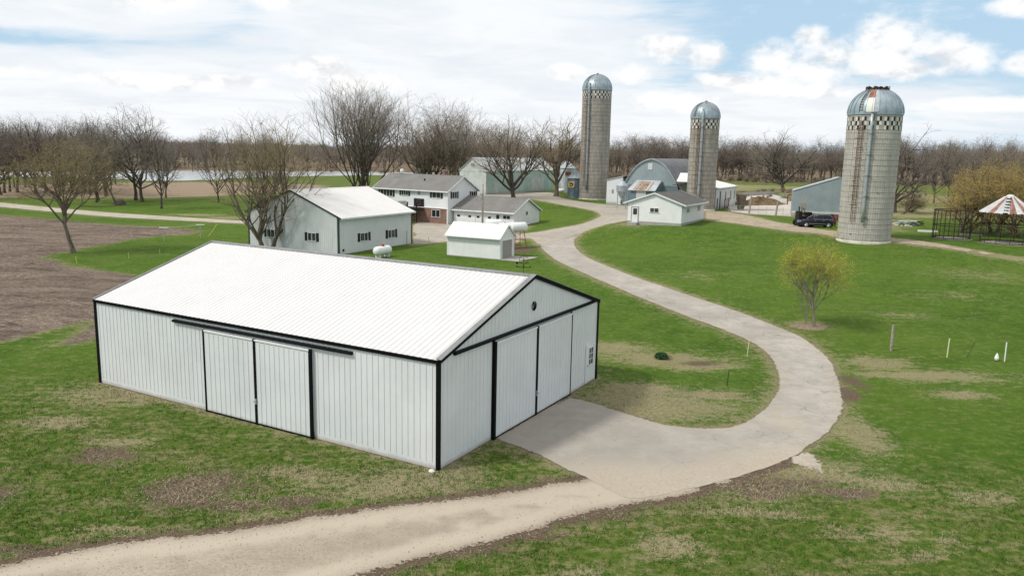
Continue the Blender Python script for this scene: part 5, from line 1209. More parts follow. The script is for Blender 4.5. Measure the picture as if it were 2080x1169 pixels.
# red cattle gates by the milking barn, posts, feed bunk
def railfence(name,label,P0,P1,H,rails,posts,mat,cat='gate'):
    P0,P1=Vector(P0),Vector(P1); d=P1-P0; r=thing(name,label,cat,P0)
    for k in range(posts):
        q=P0+d*k/(posts-1); q.z=h1(q.x,q.y); w=MB(); w.tube([q-Vector((0,0,.3)),q+Vector((0,0,H+.1))],.06,6); w.build('post',mat,r)
    w=MB()
    for k in range(rails):
        z=.25+(H-.25)*k/(rails-1); w.tube([P0+Vector((0,0,h1(P0.x,P0.y)-P0.z+z)),P1+Vector((0,0,h1(P1.x,P1.y)-P1.z+z))],.04,5)
    w.build('rails',mat,r); return r
g0=G(1471,424); g1=G(1488,417); railfence('cattle_gate','red tubular cattle gate in front of the white milking barn',g0,g1,1.7,6,3,M_darkred)
g2_=G(1503,412); railfence('wooden_fence','brown plank fence joining the red gate to the feed bunk',g1+Vector((.3,.3,0)),g2_,1.3,4,4,M_wood,'fence')
yt=142.; c=Vector((XAT(1506,402,yt),yt,0)); c.z=h1(c.x,c.y)
w=MB(); w.box8([c+Vector(p) for p in ((-.35,-.8,-.2),(.3,-.8,-.2),(.3,.8,-.2),(-.35,.8,-.2),(-.7,-1.1,2.7),(.6,-1.1,2.7),(.6,1.1,2.7),(-.7,1.1,2.7))]); 
for k in range(5): w.cbox(c+Vector((-.05,-.9-.07*k,.3+k*.53)),.75+.13*k,.05,.5)
tag(origin_to(w.build('feed_wagon_box',M_wood),c),'tall brown weathered wooden feed box at the end of the white milking barn','feed box')
# manure and straw heap
c=G(1541,415); rg=random.Random(8)
w=MB(); n=26; m_=12
hv=[]
for i in range(m_+1):
    for j in range(n):
        q=2*math.pi*j/n; rr_=i/m_; R1=(5.2+1.2*math.sin(q*2+1)+.5*math.sin(q*5)); z=1.15*(1-rr_**1.6)*(1+.35*math.sin(q*3+rr_*4)+rg.uniform(-.18,.18))-(.25 if i==m_ else 0)
        w.v.append((c.x+R1*rr_*math.cos(q),c.y+R1*.7*rr_*math.sin(q),c.z+z))
for i in range(m_):
    for j in range(n): w.f.append((i*n+j,i*n+(j+1)%n,(i+1)*n+(j+1)%n,(i+1)*n+j))
tag(origin_to(w.build('manure_heap',M_soilpile),c),'brown heap of manure and straw on the pale feedlot','heap',kind=None)
# wooden posts and wire along the feedlot
FP_=[(1521,434,395),(1575,438,408)]
for (px,py,top),lab in zip(FP_,('pale wooden fence post at the left corner of the feedlot','thick grey wooden fence post in the middle of the feedlot edge')):
    q=G(px,py); r=MB(); r.tube([q-Vector((0,0,.4)),Vector((q.x+.25,q.y,ZAT(px,top,q.y)))],[.16,.14],8); tag(origin_to(r.build('fence_post',M_greywood),q),lab,'post')
for i,px in enumerate((1480,1502,1540,1556,1590,1607)):
    q=G(px,434+ (px-1521)*.06); r=MB(); r.tube([q-Vector((0,0,.2)),q+Vector((0,0,1.35))],.03,5)
    tag(origin_to(r.build('steel_fence_post',M_galv),q),'thin steel post of the wire fence along the feedlot','post','thin steel posts along the feedlot edge')
qa_,qb_=G(1480,431),G(1609,441); w=MB()
for z in (.4,.8,1.2): w.tube([qa_+Vector((0,0,z)),G(1545,436)+Vector((0,0,z)),qb_+Vector((0,0,z))],.012,3)
tag(origin_to(w.build('fence_wire',M_galv),qa_),'three strands of fence wire along the feedlot edge','fence wire')
# concrete bunk wall and gates behind the lot
q0=G(1500,398); q1=G(1580,395)
w=MB(); d_=(q1-q0); n_=Vector((-d_.y,d_.x,0)).normalized()*.15
w.box8([q0-n_+Vector((0,0,-.3)),q1-n_+Vector((0,0,-.3)),q1+n_+Vector((0,0,-.3)),q0+n_+Vector((0,0,-.3)),q0-n_+Vector((0,0,.8)),q1-n_+Vector((0,0,.8)),q1+n_+Vector((0,0,.8)),q0+n_+Vector((0,0,.8))])
tag(origin_to(w.build('bunk_wall',M_concrete),q0),'low concrete bunk wall along the back of the feedlot','wall')
g0=G(1583,413); g1=G(1600,409); railfence('pipe_gate','white pipe gate at the back of the feedlot beside the blue shed',g0,g1,1.6,5,2,M_oldwhite)
w=MB(); q=G(1599,416); 
for a,b_ in (((0,0,0),(0,0,2.0)),((0,0,2.),(1.4,0,2.)),((1.4,0,0),(1.4,0,2.)),((0,0,.9),(1.4,0,.9))): w.tube([q+Vector(a),q+Vector(b_)],.12,5)
tag(origin_to(w.build('cattle_chute',M_darkred),q),'dull red cattle chute frame against the left side of the blue shed','cattle chute')
# debris pile right of the near silo
c=G(1850,458); rg=random.Random(12)
for i in range(9):
    w=MB(); p_=c+Vector((rg.uniform(-1.8,1.8),rg.uniform(-1.6,1.6),.15+.06*i)); w.cbox(p_,rg.uniform(1.2,2.8),rg.uniform(.3,.7),.08,rg.uniform(-.7,.3),rg.uniform(-.3,.3),rg.uniform(-.3,.3))
    mt=(M_oldwhite,M_black_soft,M_galv)[i%3]
    tag(origin_to(w.build('scrap_sheet',mt),p_),('dented white sheet in the scrap pile right of the pale silo','black sheet in the scrap pile right of the pale silo','grey tin sheet in the scrap pile right of the pale silo')[i%3],'scrap sheet','scrap sheets piled right of the pale silo')
for i in range(14):
    w=MB(); p_=c+Vector((rg.uniform(-3.2,.5),rg.uniform(-2,1.5),.1)); p_.z=h1(p_.x,p_.y)+.08; w.cbox(p_,rg.uniform(.2,.5),rg.uniform(.2,.4),rg.uniform(.15,.3),rg.uniform(0,3),.3,.2)
    tag(origin_to(w.build('rubble_block',M_stone),p_),'small pale rubble block lying beside the scrap pile','rubble block','rubble blocks beside the scrap pile')
q=G(1884,471); w=MB(); w.cbox(q+Vector((0,0,.12)),2.4,.35,.25,-.25); tag(origin_to(w.build('concrete_beam',M_white),q),'white concrete beam on the grass left of the roofless corn crib','beam')
q=G(1972,478); w=MB(); w.cbox(q+Vector((0,0,.1)),2.6,.3,.2,-.35); tag(origin_to(w.build('timber_beam',M_greywood),q),'grey timber lying between the two corn cribs','timber')

# ================================================================ LAWN THINGS
def stake(name,label,cat,px,py,tx,ty,rad,mat,top=None,group=None):
    q=G(px,py); T_=Vector((XAT(tx,ty,q.y),q.y,ZAT(tx,ty,q.y))); w=MB(); w.tube([q-Vector((0,0,.15)),T_],rad,7); o=origin_to(w.build(name,mat),q); return tag(o,label,cat,group),q,T_
stake('fence_post','weathered grey wooden post standing alone on the right lawn','post',1810,710,1815,660,.085,M_greywood)
stake('marker_stake','pale yellow marker stake with a tape knot, left of the leaning dark stake','stake',1923.5,724,1929,687,.035,M_paleyel)
stake('leaning_stake','thin dark stake leaning far right between the pale markers','stake',1963,724,1980,695,.02,M_darkgreen)
stake('marker_stake','white marker stake at the far right of the lawn','stake',2040.5,733,2045,695,.035,M_white)
stake('marker_stake','pale yellow stake at the lawn edge near the inner bend of the driveway','stake',1517,724,1522,690,.02,M_paleyel)
stake('garden_stake','short dark green stake on the lawn inside the driveway bend','stake',1476,783,1481,752,.022,M_darkgreen)
stake('steel_rod','thin dark rod standing against the right corner of the big shed','rod',1213,768,1213,726,.018,M_rust)
stake('survey_stake','short yellow stake nearest the lone tree on the left lawn','stake',156.5,533,153,520,.035,M_yellow)
stake('survey_stake','short pinkish stake in the middle of the left lawn','stake',262,525,260.5,512,.035,P('pinkish_tape',(.55,.38,.22),.7))
stake('survey_stake','short tan stake right of the pinkish one, nearest the big shed roof','stake',325,517,324,505,.035,P('tan_tape',(.50,.34,.2),.7))
q=G(2024,731); w=MB(); w.lathe(q,[(.0,0),(.10,.02),(.13,.15),(.08,.3),(.03,.42),(.0,.46)],10); tag(origin_to(w.build('rag_bundle',M_white),q),'small white cone-shaped bundle on the right lawn between two stakes','bundle')
q=G(893,959) ; w=MB(); rg=random.Random(2)
w.lathe(q-Vector((0.3,-.0,.03)),[(.0,-.02),(.14,.02),(.13,.1),(.07,.15),(0,.16)],9); w.v=[(v[0]*1.0+rg.uniform(-.015,.015),v[1],v[2]) for v in w.v]; tag(origin_to(w.build('stone',P('white_stone',(.7,.69,.64),.9,0,.05)),q),'white stone on the ground by the near corner of the big shed','stone')
# clothesline
cl=[]
for px,py,top,lab in ((334,490,462,'white T-shaped clothesline post, nearer the ploughed field tip'),(408,483,456,'white T-shaped clothesline post, nearer the yellow slanting pole')):
    q=G(px,py); zt=ZAT(px,top,q.y); r=thing('clothesline_post',lab,'clothesline post',q)
    w=MB(); w.tube([q-Vector((0,0,.2)),Vector((q.x,q.y,zt))],.05,6); w.build('pole',M_galv,r)
    w=MB(); w.cbox((q.x,q.y,zt),1.15,.09,.09,-.05); w.build('crossbar',M_white,r); cl.append(Vector((q.x,q.y,zt)))
w=MB()
for dx in (-.5,.5):
    w.tube([cl[0]+Vector((dx,0,.04)),(cl[0]+cl[1])/2+Vector((dx,0,-.12)),cl[1]+Vector((dx,0,.04))],.008,3)
tag(origin_to(w.build('clothesline',M_white),cl[0]),'thin lines strung between the two white T-shaped posts','clothesline')
q=G(424,480); w=MB(); w.tube([q,Vector((XAT(441,455,q.y),q.y,ZAT(441,455,q.y)))],.05,6); tag(origin_to(w.build('slanting_pole',P('lime_yellow_sleeve',(.55,.58,.10),.6)),q),'yellow slanting pole beside the right clothesline post','pole')
q=G(407,479.5); w=MB(); w.cbox(q+Vector((0,0,.12)),.25,.2,.25); tag(origin_to(w.build('tan_block',P('orange_tan',(.5,.33,.14),.8)),q),'small orange-tan block at the foot of the right clothesline post','block')
# bird box on a tree trunk and little birdhouse pole
q=G(444,411); 
# white stake by shed drive
stake('marker_stake','thin reddish stake on the lawn left of the small white shed','stake',872,500,870.5,481,.03,P('reddish_stake',(.35,.2,.14),.7))
# ================================================================ TREES
def barkmat(name,c1,c2):
    m=bpy.data.materials.new(name); m.use_nodes=True; t=NT(m.node_tree); b=t.n['Principled BSDF']
    tc=t.new('ShaderNodeTexCoord').outputs['Object']
    c=t.mix(t.ramp(t.noise(t.scale(tc,3,3,.6),1.5,5,.7),.32,.68),c1,c2)
    t.l.new(c,b.inputs['Base Color']); b.inputs['Roughness'].default_value=.95; b.inputs['Specular IOR Level'].default_value=.1
    t.l.new(t.new('ShaderNodeBump',{'Height':t.noise(t.scale(tc,6,6,1.2),2,4,.7),'Strength':.6,'Distance':.06}).outputs[0],b.inputs['Normal'])
    return m
M_bark=barkmat('grey_brown_bark',(.10,.08,.062),(.21,.175,.14))
M_barkdark=barkmat('dark_oak_bark',(.06,.048,.04),(.135,.113,.096))
M_barkpale=barkmat('pale_young_bark',(.16,.14,.11),(.30,.27,.22))
M_twig=barkmat('grey_brown_twigs',(.21,.175,.145),(.35,.305,.26))
M_twigdark=barkmat('dark_grey_twigs',(.185,.16,.14),(.31,.272,.24))
M_twigwarm=barkmat('warm_brown_twigs',(.235,.19,.145),(.365,.305,.24))
M_twigolive=barkmat('olive_brown_twigs',(.24,.19,.115),(.37,.31,.19))
def leafmat(name,c1,c2):
    m=bpy.data.materials.new(name); m.use_nodes=True; t=NT(m.node_tree); b=t.n['Principled BSDF']
    tc=t.new('ShaderNodeTexCoord').outputs['Object']
    t.l.new(t.mix(t.ramp(t.noise(tc,1.2,4,.7),.3,.7),c1,c2),b.inputs['Base Color']); b.inputs['Roughness'].default_value=.7; b.inputs['Specular IOR Level'].default_value=.2
    return m
M_leafyel=leafmat('yellow_green_new_leaves',(.30,.33,.035),(.43,.43,.07))
M_leafgold=leafmat('golden_catkins',(.33,.235,.055),(.45,.335,.09))
M_leafolive=leafmat('olive_buds',(.24,.20,.08),(.34,.29,.12))
M_leafgreen=leafmat('dark_green_leaves',(.02,.07,.025),(.05,.12,.04))
GA=math.pi*(3-5**.5)
def tubes(groups,sides):
    """batch-build tapered tubes; groups: {npts: ([pts],[radii])} -> verts, faces"""
    V=[];F=[];k0=0
    for n,(P_,Rd) in groups.items():
        P_=np.array(P_); Rd=np.array(Rd); B=len(P_)
        d=np.empty_like(P_); d[:,1:-1]=P_[:,2:]-P_[:,:-2]; d[:,0]=P_[:,1]-P_[:,0]; d[:,-1]=P_[:,-1]-P_[:,-2]
        d/=np.linalg.norm(d,axis=2,keepdims=True)+1e-9
        ref=np.where(np.abs(d[...,2:3])<.9,np.array([0,0,1.]),np.array([1.,0,0]))
        a=np.cross(d,ref); a/=np.linalg.norm(a,axis=2,keepdims=True)+1e-9; b=np.cross(d,a)
        q=2*np.pi*np.arange(sides)/sides
        ring=P_[:,:,None,:]+Rd[:,:,None,None]*(a[:,:,None,:]*np.cos(q)[None,None,:,None]+b[:,:,None,:]*np.sin(q)[None,None,:,None])
        V.append(ring.reshape(-1,3))
        base=k0+np.arange(B)[:,None,None]*n*sides+np.arange(n-1)[None,:,None]*sides
        j=np.arange(sides)[None,None,:]; j2=(j+1)%sides
        F.append(np.stack([base+j,base+j2,base+sides+j2,base+sides+j],-1).reshape(-1,4)); k0+=B*n*sides
    return (np.concatenate(V) if V else np.zeros((0,3))),(np.concatenate(F) if F else np.zeros((0,4),int))
def meshnp(name,V,F,mat,smooth=True):
    me=bpy.data.meshes.new(name); me.vertices.add(len(V)); me.vertices.foreach_set('co',V.astype(np.float32).ravel())
    k=F.shape[1]; me.loops.add(F.size); me.loops.foreach_set('vertex_index',F.ravel().astype(np.int32)); me.polygons.add(len(F)); me.polygons.foreach_set('loop_start',np.arange(0,F.size,k,dtype=np.int32)); me.polygons.foreach_set('loop_total',np.full(len(F),k,dtype=np.int32))
    if smooth: me.polygons.foreach_set('use_smooth',[True]*len(F))
    me.update(); me.materials.append(mat); return me
def growtree(seed,H,Wd,trunkh=.2,r0=None,n=(7,6,6,5),spread=(35,50,50,45),up_=(.12,.1,.05,.0),wob=.16,twr=.012,lean=(0,0),stems=1,droop=0.,lens=(.75,.5,.45,.4),cz=.62,levels=4,stemspread=.35,low=.0,tipstart=.3,t0=.45,leader=True):
    """local-space tree, base at the origin. returns thick segments and twigs"""
    rg=random.Random(seed); r0=r0 or H*.022
    thick={};thin={};tips=[]
    ez=H*(1-(trunkh*.7)); c0=Vector((lean[0]*H,lean[1]*H,H-ez*.5))
    def inside(p): 
        q=((p.x-c0.x)/(Wd*.5))**2+((p.y-c0.y)/(Wd*.5))**2+((p.z-c0.z)/(ez*.5*1.02))**2
        return q<1.0
    def add(pts,rad,lev):
        D=thick if lev<=2 else thin
        D.setdefault(len(pts),([],[])); D[len(pts)][0].append([tuple(p) for p in pts]); D[len(pts)][1].append(rad)
    def branch(p,d,L,r,lev):
        ns=(7,7,6,4,3,3)[lev]; st=L/(ns-1); pts=[p.copy()]; w=wob*(.55 if lev==0 else 1)
        ext=False
        for k in range(ns-1):
            d=(d+Vector((rg.gauss(0,w),rg.gauss(0,w),rg.gauss(0,w*.8)))+Vector((0,0,up_[min(lev,3)]-droop*(lev>=3)))).normalized()
            p=p+d*st; pts.append(p.copy())
            if lev>0 and not inside(p) and k>=1: ext=True; 
            if ext and len(pts)>=3: break
        m_=len(pts); rend=(.55,.4,.35,.45,.5,.6)[lev]
        rad=[r*(1-(1-rend)*k/(m_-1)) for k in range(m_)]
        if lev==0: rad[0]*=1.45; rad[1]*=1.08
        add(pts,rad,lev)
        if lev>=levels: tips.append((pts[-1],d)); return
        nk=n[lev]; 
        if ext: nk=max(2,int(nk*.6))
        ph=rg.uniform(0,6.28)
        for i in range(nk):
            t_=(tipstart if lev else t0)+(1-(tipstart if lev else t0))*(i+rg.uniform(0,.8))/nk
            t_=min(t_,1.0); x=t_*(m_-1); k=min(int(x),m_-2); q=pts[k].lerp(pts[k+1],x-k)
            dd=(pts[k+1]-pts[k]).normalized(); a=dd.orthogonal().normalized(); b_=dd.cross(a); ph+=GA+rg.uniform(-.4,.4)
            an=math.radians(spread[min(lev,3)]*rg.uniform(.6,1.25))*(1.15-.5*t_ if lev==0 else 1)
            nd=dd*math.cos(an)+(a*math.cos(ph)+b_*math.sin(ph))*math.sin(an)
            rr_=rad[k]*rg.uniform(.5,.72) if lev<2 else rad[k]*.62
            rr_=max(rr_,twr)
            branch(q,nd,L*lens[min(lev,3)]*rg.uniform(.75,1.25)*(1.2-.45*t_ if lev else (1 if leader else 1.35-.95*t_)),rr_,lev+1)
        if lev<2 and (leader or lev>0): # leader carries on
            branch(pts[-1],d,L*lens[min(lev,3)]*1.05,rad[-1]*.9,lev+1)
    for s_ in range(stems):
        a=2*math.pi*s_/max(1,stems)+.4; off=Vector((math.cos(a),math.sin(a),0))*(0 if stems==1 else r0*1.3)
        d=Vector((lean[0]*1.3,lean[1]*1.3,1))+ (off.normalized()*stemspread*rg.uniform(.6,1.2) if stems>1 else Vector((0,0,0)))
        th=H*trunkh if stems==1 else H*trunkh*rg.uniform(.8,1.2)
        # level 0 is the bole; its limbs reach the crown's edge
        save=lens
        branch(off-Vector((0,0,.25)),d.normalized(),th,r0*(1 if stems==1 else .72),0)
    return thick,thin,tips
def fit_(th,tn,tips,H,Wd):               # stretch gently so the crown has the asked height and width
    A=np.concatenate([np.array(D[k][0]).reshape(-1,3) for D in (th,tn) for k in D])
    hz=np.percentile(A[:,2],99.7); cx,cy=(np.percentile(A[:,i],98.5)+np.percentile(A[:,i],1.5) for i in (0,1)); wx=np.percentile(A[:,0],98.5)-np.percentile(A[:,0],1.5)
    s_=np.array([min(1.6,max(.7,Wd/wx))]*2+[H/hz])
    for D in (th,tn):
        for k in D: D[k]=((np.array(D[k][0])*s_).tolist(),D[k][1])
    tips[:]=[(Vector(tuple(np.array(p_)*s_)),d) for p_,d in tips]
def plant(name,label,cat,base,seed,H,Wd,bark,twig,leaf=None,leafn=0,leafs=.12,group=None,rz=0.,namecrown='crown',**kw):
    tw_h=kw.get('trunkh',.2)
    kw.setdefault('lens',(.52/tw_h,.60,.50,.45))
    th,tn,tips=growtree(seed,H,Wd,**kw); fit_(th,tn,tips,H,Wd)
    r=thing(name,label,cat,base,rz,group)
    V,F=tubes(th,7); o=bpy.data.objects.new('trunk',meshnp('trunk',V,F,bark)); COL.objects.link(o); o.parent=r
    V,F=tubes(tn,3)
    cr_=bpy.data.objects.new(namecrown,meshnp('crown',V,F,twig)); COL.objects.link(cr_); cr_.parent=r
    if leaf and leafn:
        g=np.random.default_rng(seed); tp=np.array([tuple(p) for p,_ in tips]); idx=g.integers(0,len(tp),leafn)
        c=tp[idx]+g.normal(0,leafs*2.2,(leafn,3)); a=g.normal(0,1,(leafn,3)); a/=np.linalg.norm(a,axis=1,keepdims=True); b_=g.normal(0,1,(leafn,3)); b_=np.cross(a,b_); b_/=np.linalg.norm(b_,axis=1,keepdims=True)
        s_=leafs*g.uniform(.5,1.2,(leafn,1)); V=np.stack([c-a*s_,c+b_*s_*.6,c+a*s_],1).reshape(-1,3); F=np.arange(leafn*3).reshape(-1,3)
        lf=bpy.data.objects.new('new_leaves',meshnp('new_leaves',V,F,leaf,False)); COL.objects.link(lf); lf.parent=cr_
    return r
def copytree(o,parent=None):
    c=o.copy(); COL.objects.link(c); c.parent=parent
    for ch in list(o.children): copytree(ch,c)
    return c
def pt(px,py_base=None,depth=None):      # ground point under a pixel column
    if depth is None: return G(px,py_base)
    x=XAT(px,py_base or 400,depth); return Vector((x,depth,h1(x,depth)))
def HT(p,px,py): return ZAT(px,py,p.y)-p.z

# --- trees one can tell apart, left to right
p=pt(150,514); plant('leafing_tree','lone young tree with olive leaf haze at the edge of the ploughed field','tree',p,11,HT(p,135,277),9.6,M_bark,M_twigolive,M_leafolive,13000,.07,trunkh=.42,r0=.25,n=(11,7,6,6),spread=(30,42,48,45),up_=(.05,.10,.02,-.03),wob=.18,twr=.012,lean=(-.03,0),t0=.62)
p=pt(540,507); tr=plant('bare_tree','bare twin-trunked tree with brown twigs in front of the square shop','tree',p,23,HT(p,540,236),11.5,M_bark,M_twigolive,M_leafolive,3500,.06,trunkh=.15,r0=.42,n=(5,6,6,6),spread=(32,38,42,40),up_=(.1,.16,.12,.05),wob=.13,twr=.011,stems=3,stemspread=.30)
p=pt(735,395,176.); plant('vase_maple','tallest bare tree, broad fan of upright grey branches behind the shop','tree',p,31,HT(p,735,169),20.5,M_barkdark,M_twig,trunkh=.17,r0=.5,n=(5,7,7,6),spread=(24,26,30,28),up_=(.10,.16,.16,.12),wob=.07,twr=.014,stems=4,stemspread=.22)
p=pt(868,370,196.); plant('bare_tree','spreading bare tree with dark crooked limbs behind the farmhouse roof','tree',p,47,HT(p,880,199),20,M_barkdark,M_twigwarm,trunkh=.16,r0=.55,n=(6,7,6,6),spread=(38,42,46,42),wob=.15,twr=.018,stems=3,stemspread=.34)
p=pt(922,372,190.); plant('bare_tree','bare tree with straight warm brown stems right of the spreading one behind the farmhouse','tree',p,53,HT(p,930,212),14,M_bark,M_twigwarm,trunkh=.16,r0=.36,n=(6,6,6,6),spread=(28,34,38,40),up_=(.1,.15,.1,.05),wob=.11,twr=.017,stems=3,stemspread=.2)
p=pt(995,372,205.); plant('bare_tree','hazy bare tree rising behind the mint green barn','tree',p,59,HT(p,1010,246),15,M_bark,M_twigwarm,trunkh=.18,r0=.36,n=(6,6,6,6),spread=(32,38,42,42),up_=(.1,.15,.1,.05),wob=.12,twr=.019,stems=2,stemspread=.2)
p=pt(1043,402,160.); plant('yard_tree','low-forking bare tree in front of the mint green barn','tree',p,61,HT(p,1043,238),16.0,M_barkdark,M_twigwarm,trunkh=.17,r0=.50,n=(9,6,6,6),spread=(44,36,40,38),up_=(.05,.12,.10,.05),wob=.09,twr=.015)
p=pt(1129,395,172.); plant('gnarled_tree','gnarled bare tree with yellow-brown bark between the barn and the tallest silo','tree',p,67,HT(p,1140,236),14.5,M_bark,M_twigolive,trunkh=.30,r0=.50,n=(8,6,6,5),spread=(50,46,48,45),wob=.17,twr=.016)
p=pt(1590,388,225.); plant('oak_tree','solitary dark spreading oak behind the feedlot','tree',p,71,HT(p,1590,266),17,M_barkdark,M_twigdark,trunkh=.2,r0=.6,n=(9,7,6,6),spread=(58,46,46,42),up_=(.03,.08,.05,.0),wob=.17,twr=.021,tipstart=.2)
p=pt(1815,440,140.); plant('crooked_tree','large crooked bare tree half hidden behind the nearest silo','tree',p,73,HT(p,1850,262),15,M_barkdark,M_twigdark,trunkh=.26,r0=.42,n=(8,7,6,5),spread=(55,50,50,45),up_=(.02,.06,.02,-.02),wob=.2,twr=.015,lean=(.06,0))
p=pt(1831,443,136.); plant('leaning_tree','small bare tree leaning right with long low limbs, beside the nearest silo','tree',p,79,HT(p,1870,365),8,M_barkdark,M_twigwarm,trunkh=.40,r0=.22,n=(4,4,4,4),spread=(50,45,45,45),up_=(-.02,.02,0,0),wob=.2,twr=.013,lean=(.34,0),levels=4)
p=pt(1655,666); plant('young_tree','small young tree with yellow-green leaves standing in a mulch ring on the right lawn','tree',p,83,HT(p,1665,480),4.1,M_barkpale,M_twigolive,M_leafyel,24000,.048,trunkh=.46,r0=.11,n=(11,6,6,5),spread=(34,38,42,40),up_=(.05,.10,.08,.03),wob=.14,twr=.006,lean=(.015,0),t0=.5)
p=pt(1637,660); plant('sapling','thin pale sapling leaning beside the young yellow-green tree','tree',p,89,HT(p,1632,560),1.9,M_barkpale,M_twigolive,M_leafyel,900,.045,trunkh=.35,r0=.045,n=(5,4,3,3),spread=(28,34,38,38),wob=.1,twr=.005,lean=(-.04,0))
# willows on the right, golden catkins
for i,(px,dep,top,Wd,sd,lab) in enumerate(((1960,106,338,9.5,101,'leftmost golden-yellow willow bush, left of the striped-roof corn crib'),(2020,109,326,10.5,103,'middle and tallest golden-yellow willow behind the striped-roof corn crib'),(2080,103,337,9.5,107,'golden-yellow willow at the right edge of the picture'))):
    p=pt(px,460,float(dep)); plant('willow',lab,'willow',p,sd,HT(p,px,top),Wd,M_barkdark,M_twigolive,M_leafgold,15000,.10,group='golden willows behind the corn cribs',trunkh=.2,r0=.38,n=(6,7,7,6),spread=(55,50,50,48),wob=.17,twr=.014,stems=2,stemspread=.3)
p=pt(1850,428,142.); plant('willow','small olive bush in the shade behind the scrap pile','bush',p,109,3.2,4.5,M_barkdark,M_twigolive,M_leafolive,2500,.07,trunkh=.15,r0=.12,n=(5,6,6,5),spread=(50,50,50,45),wob=.17,twr=.01,stems=3)

# --- the grove by the pond: four kinds, copied
protos=[]
for i,(sd,kw) in enumerate(((201,dict(trunkh=.34,n=(8,7,6,5),spread=(52,46,46,42),wob=.17)),(202,dict(trunkh=.30,n=(8,6,6,6),spread=(45,42,44,42),wob=.15)),(203,dict(trunkh=.26,n=(9,7,6,5),spread=(58,48,46,42),wob=.19)),(204,dict(trunkh=.38,n=(7,6,6,6),spread=(40,42,44,40),wob=.14)))):
    protos.append(growtree(sd,18,(15,12.5,17,11)[i],r0=.33,twr=.014,lens=(.52/kw['trunkh'],.60,.50,.45),**kw))
pm=[]
for i,(th,tn,tips) in enumerate(protos):
    fit_(th,tn,tips,18,(14.5,12,16.5,10.5)[i])
    V,F=tubes(th,6); a=meshnp('trunk',V,F,M_barkdark); V,F=tubes(tn,3); pm.append((a,meshnp('crown',V,F,M_twigdark)))
def inst(name,label,cat,p,kind,H,rz,group,sw=1.,tilt=0.,pool=None,base=18.):
    a,b_=(pool or pm)[kind]; r=thing(name,label,cat,p,rz,group); s_=H/base; r.scale=(s_*sw,s_*sw,s_); r.rotation_euler=(0,tilt,rz)
    for nm,me_ in (('trunk',a),('crown',b_)):
        o=bpy.data.objects.new(nm,me_); COL.objects.link(o); o.parent=r
    return r
rg=random.Random(77); GG='bare dark oaks in the grove between the lane and the pond'
grove=[(-40,402,235),(-15,398,240),(3,396,238),(9,392,240),(20,389,238),(35,391,240),(52,380,244),(72,394,238),(92,391,236),(112,383,240),(128,389,240),(145,384,238),(172,391,236),(183,394,240),(196,411,262),(200,408,256),(215,396,238),(337,402,290)]
for i,(px,py,top) in enumerate(grove):
    p=G(px,py); H=HT(p,px,top)*rg.uniform(.97,1.04)
    inst('grove_oak','bare dark-trunked oak in the grove left of the pond view' ,'tree',p,i%4,H,rg.uniform(0,6.28),GG,rg.uniform(.85,1.05))
def special(px,py,top,kind,lab,rz,sw=1.,tilt=0.,nm='grove_oak'):
    p=G(px,py); inst(nm,lab,'tree',p,kind,HT(p,px,top),rz,'tell-apart oaks on the grove lawn',sw,tilt)
special(237,417,245,3,'leaning bare tree with a swollen cut base on the grove lawn',.5,.8,-.30)
special(276,407,222,0,'tall bare oak, left of the two tallest on the grove lawn',1.,1.0)
special(290,410,214,2,'tallest wide bare oak in the middle of the grove lawn',2.2,1.)
special(328,424,262,3,'slim bare tree nearest the lane on the grove lawn',3.2,.8)
special(444,411,262,2,'round-crowned bare oak standing alone right of the grove',4.2,.72)
special(216,398,232,1,'bare oak with a leaning crown just left of the swollen-based tree',5.2,.9)
c=G(243,416); rgx=random.Random(4)
w=MB(); w.lathe(c,[(1.3,-.2),(1.15,.35),(.9,.9),(.55,1.15),(0,1.2)],12,False); w.v=[(v[0]+rgx.uniform(-.12,.12),v[1]+rgx.uniform(-.12,.12),v[2]) for v in w.v]
tag(origin_to(w.build('tree_stump',M_barkdark,smooth=True),c),'dark swollen stump at the foot of the leaning grove tree','stump')
q=Vector((444,0,0)); pp_=G(444,411)
w=MB(); w.cbox((pp_.x+.05,pp_.y-.55,ZAT(446,362,pp_.y)),.55,.4,.75); tag(origin_to(w.build('bird_box',M_white),(pp_.x,pp_.y-.5,ZAT(446,366,pp_.y))),'small white nest box on the trunk of the lone round-crowned oak','nest box')

# --- background woods: individual trees sharing six shapes, thicker twigs because they are seen from far off
pw_=[]
for i,kw in enumerate((dict(trunkh=.36,n=(8,6,6,5),spread=(40,42,42,42),wob=.15),dict(trunkh=.42,n=(8,6,6,5),spread=(34,38,42,42),wob=.12),dict(trunkh=.38,n=(8,6,6,5),spread=(46,44,46,42),wob=.18),dict(trunkh=.30,n=(9,6,6,5),spread=(28,36,40,40),wob=.11),dict(trunkh=.36,n=(8,6,6,5),spread=(50,46,45,40),wob=.18))):
    th,tn,tips=growtree(300+i,18,(10.5,9,12,8.5,13)[i],r0=.26,twr=.021,lens=(.52/kw['trunkh'],.60,.50,.45),**kw)
    fit_(th,tn,tips,18,(10.5,9,12,8,13)[i]); V,F=tubes(th,5); a=meshnp('trunk',V,F,M_barkdark); V,F=tubes(tn,3); pw_.append((a,meshnp('crown',V,F,(M_twigdark,M_twig,M_twigdark,M_twigwarm,M_twig)[i])))
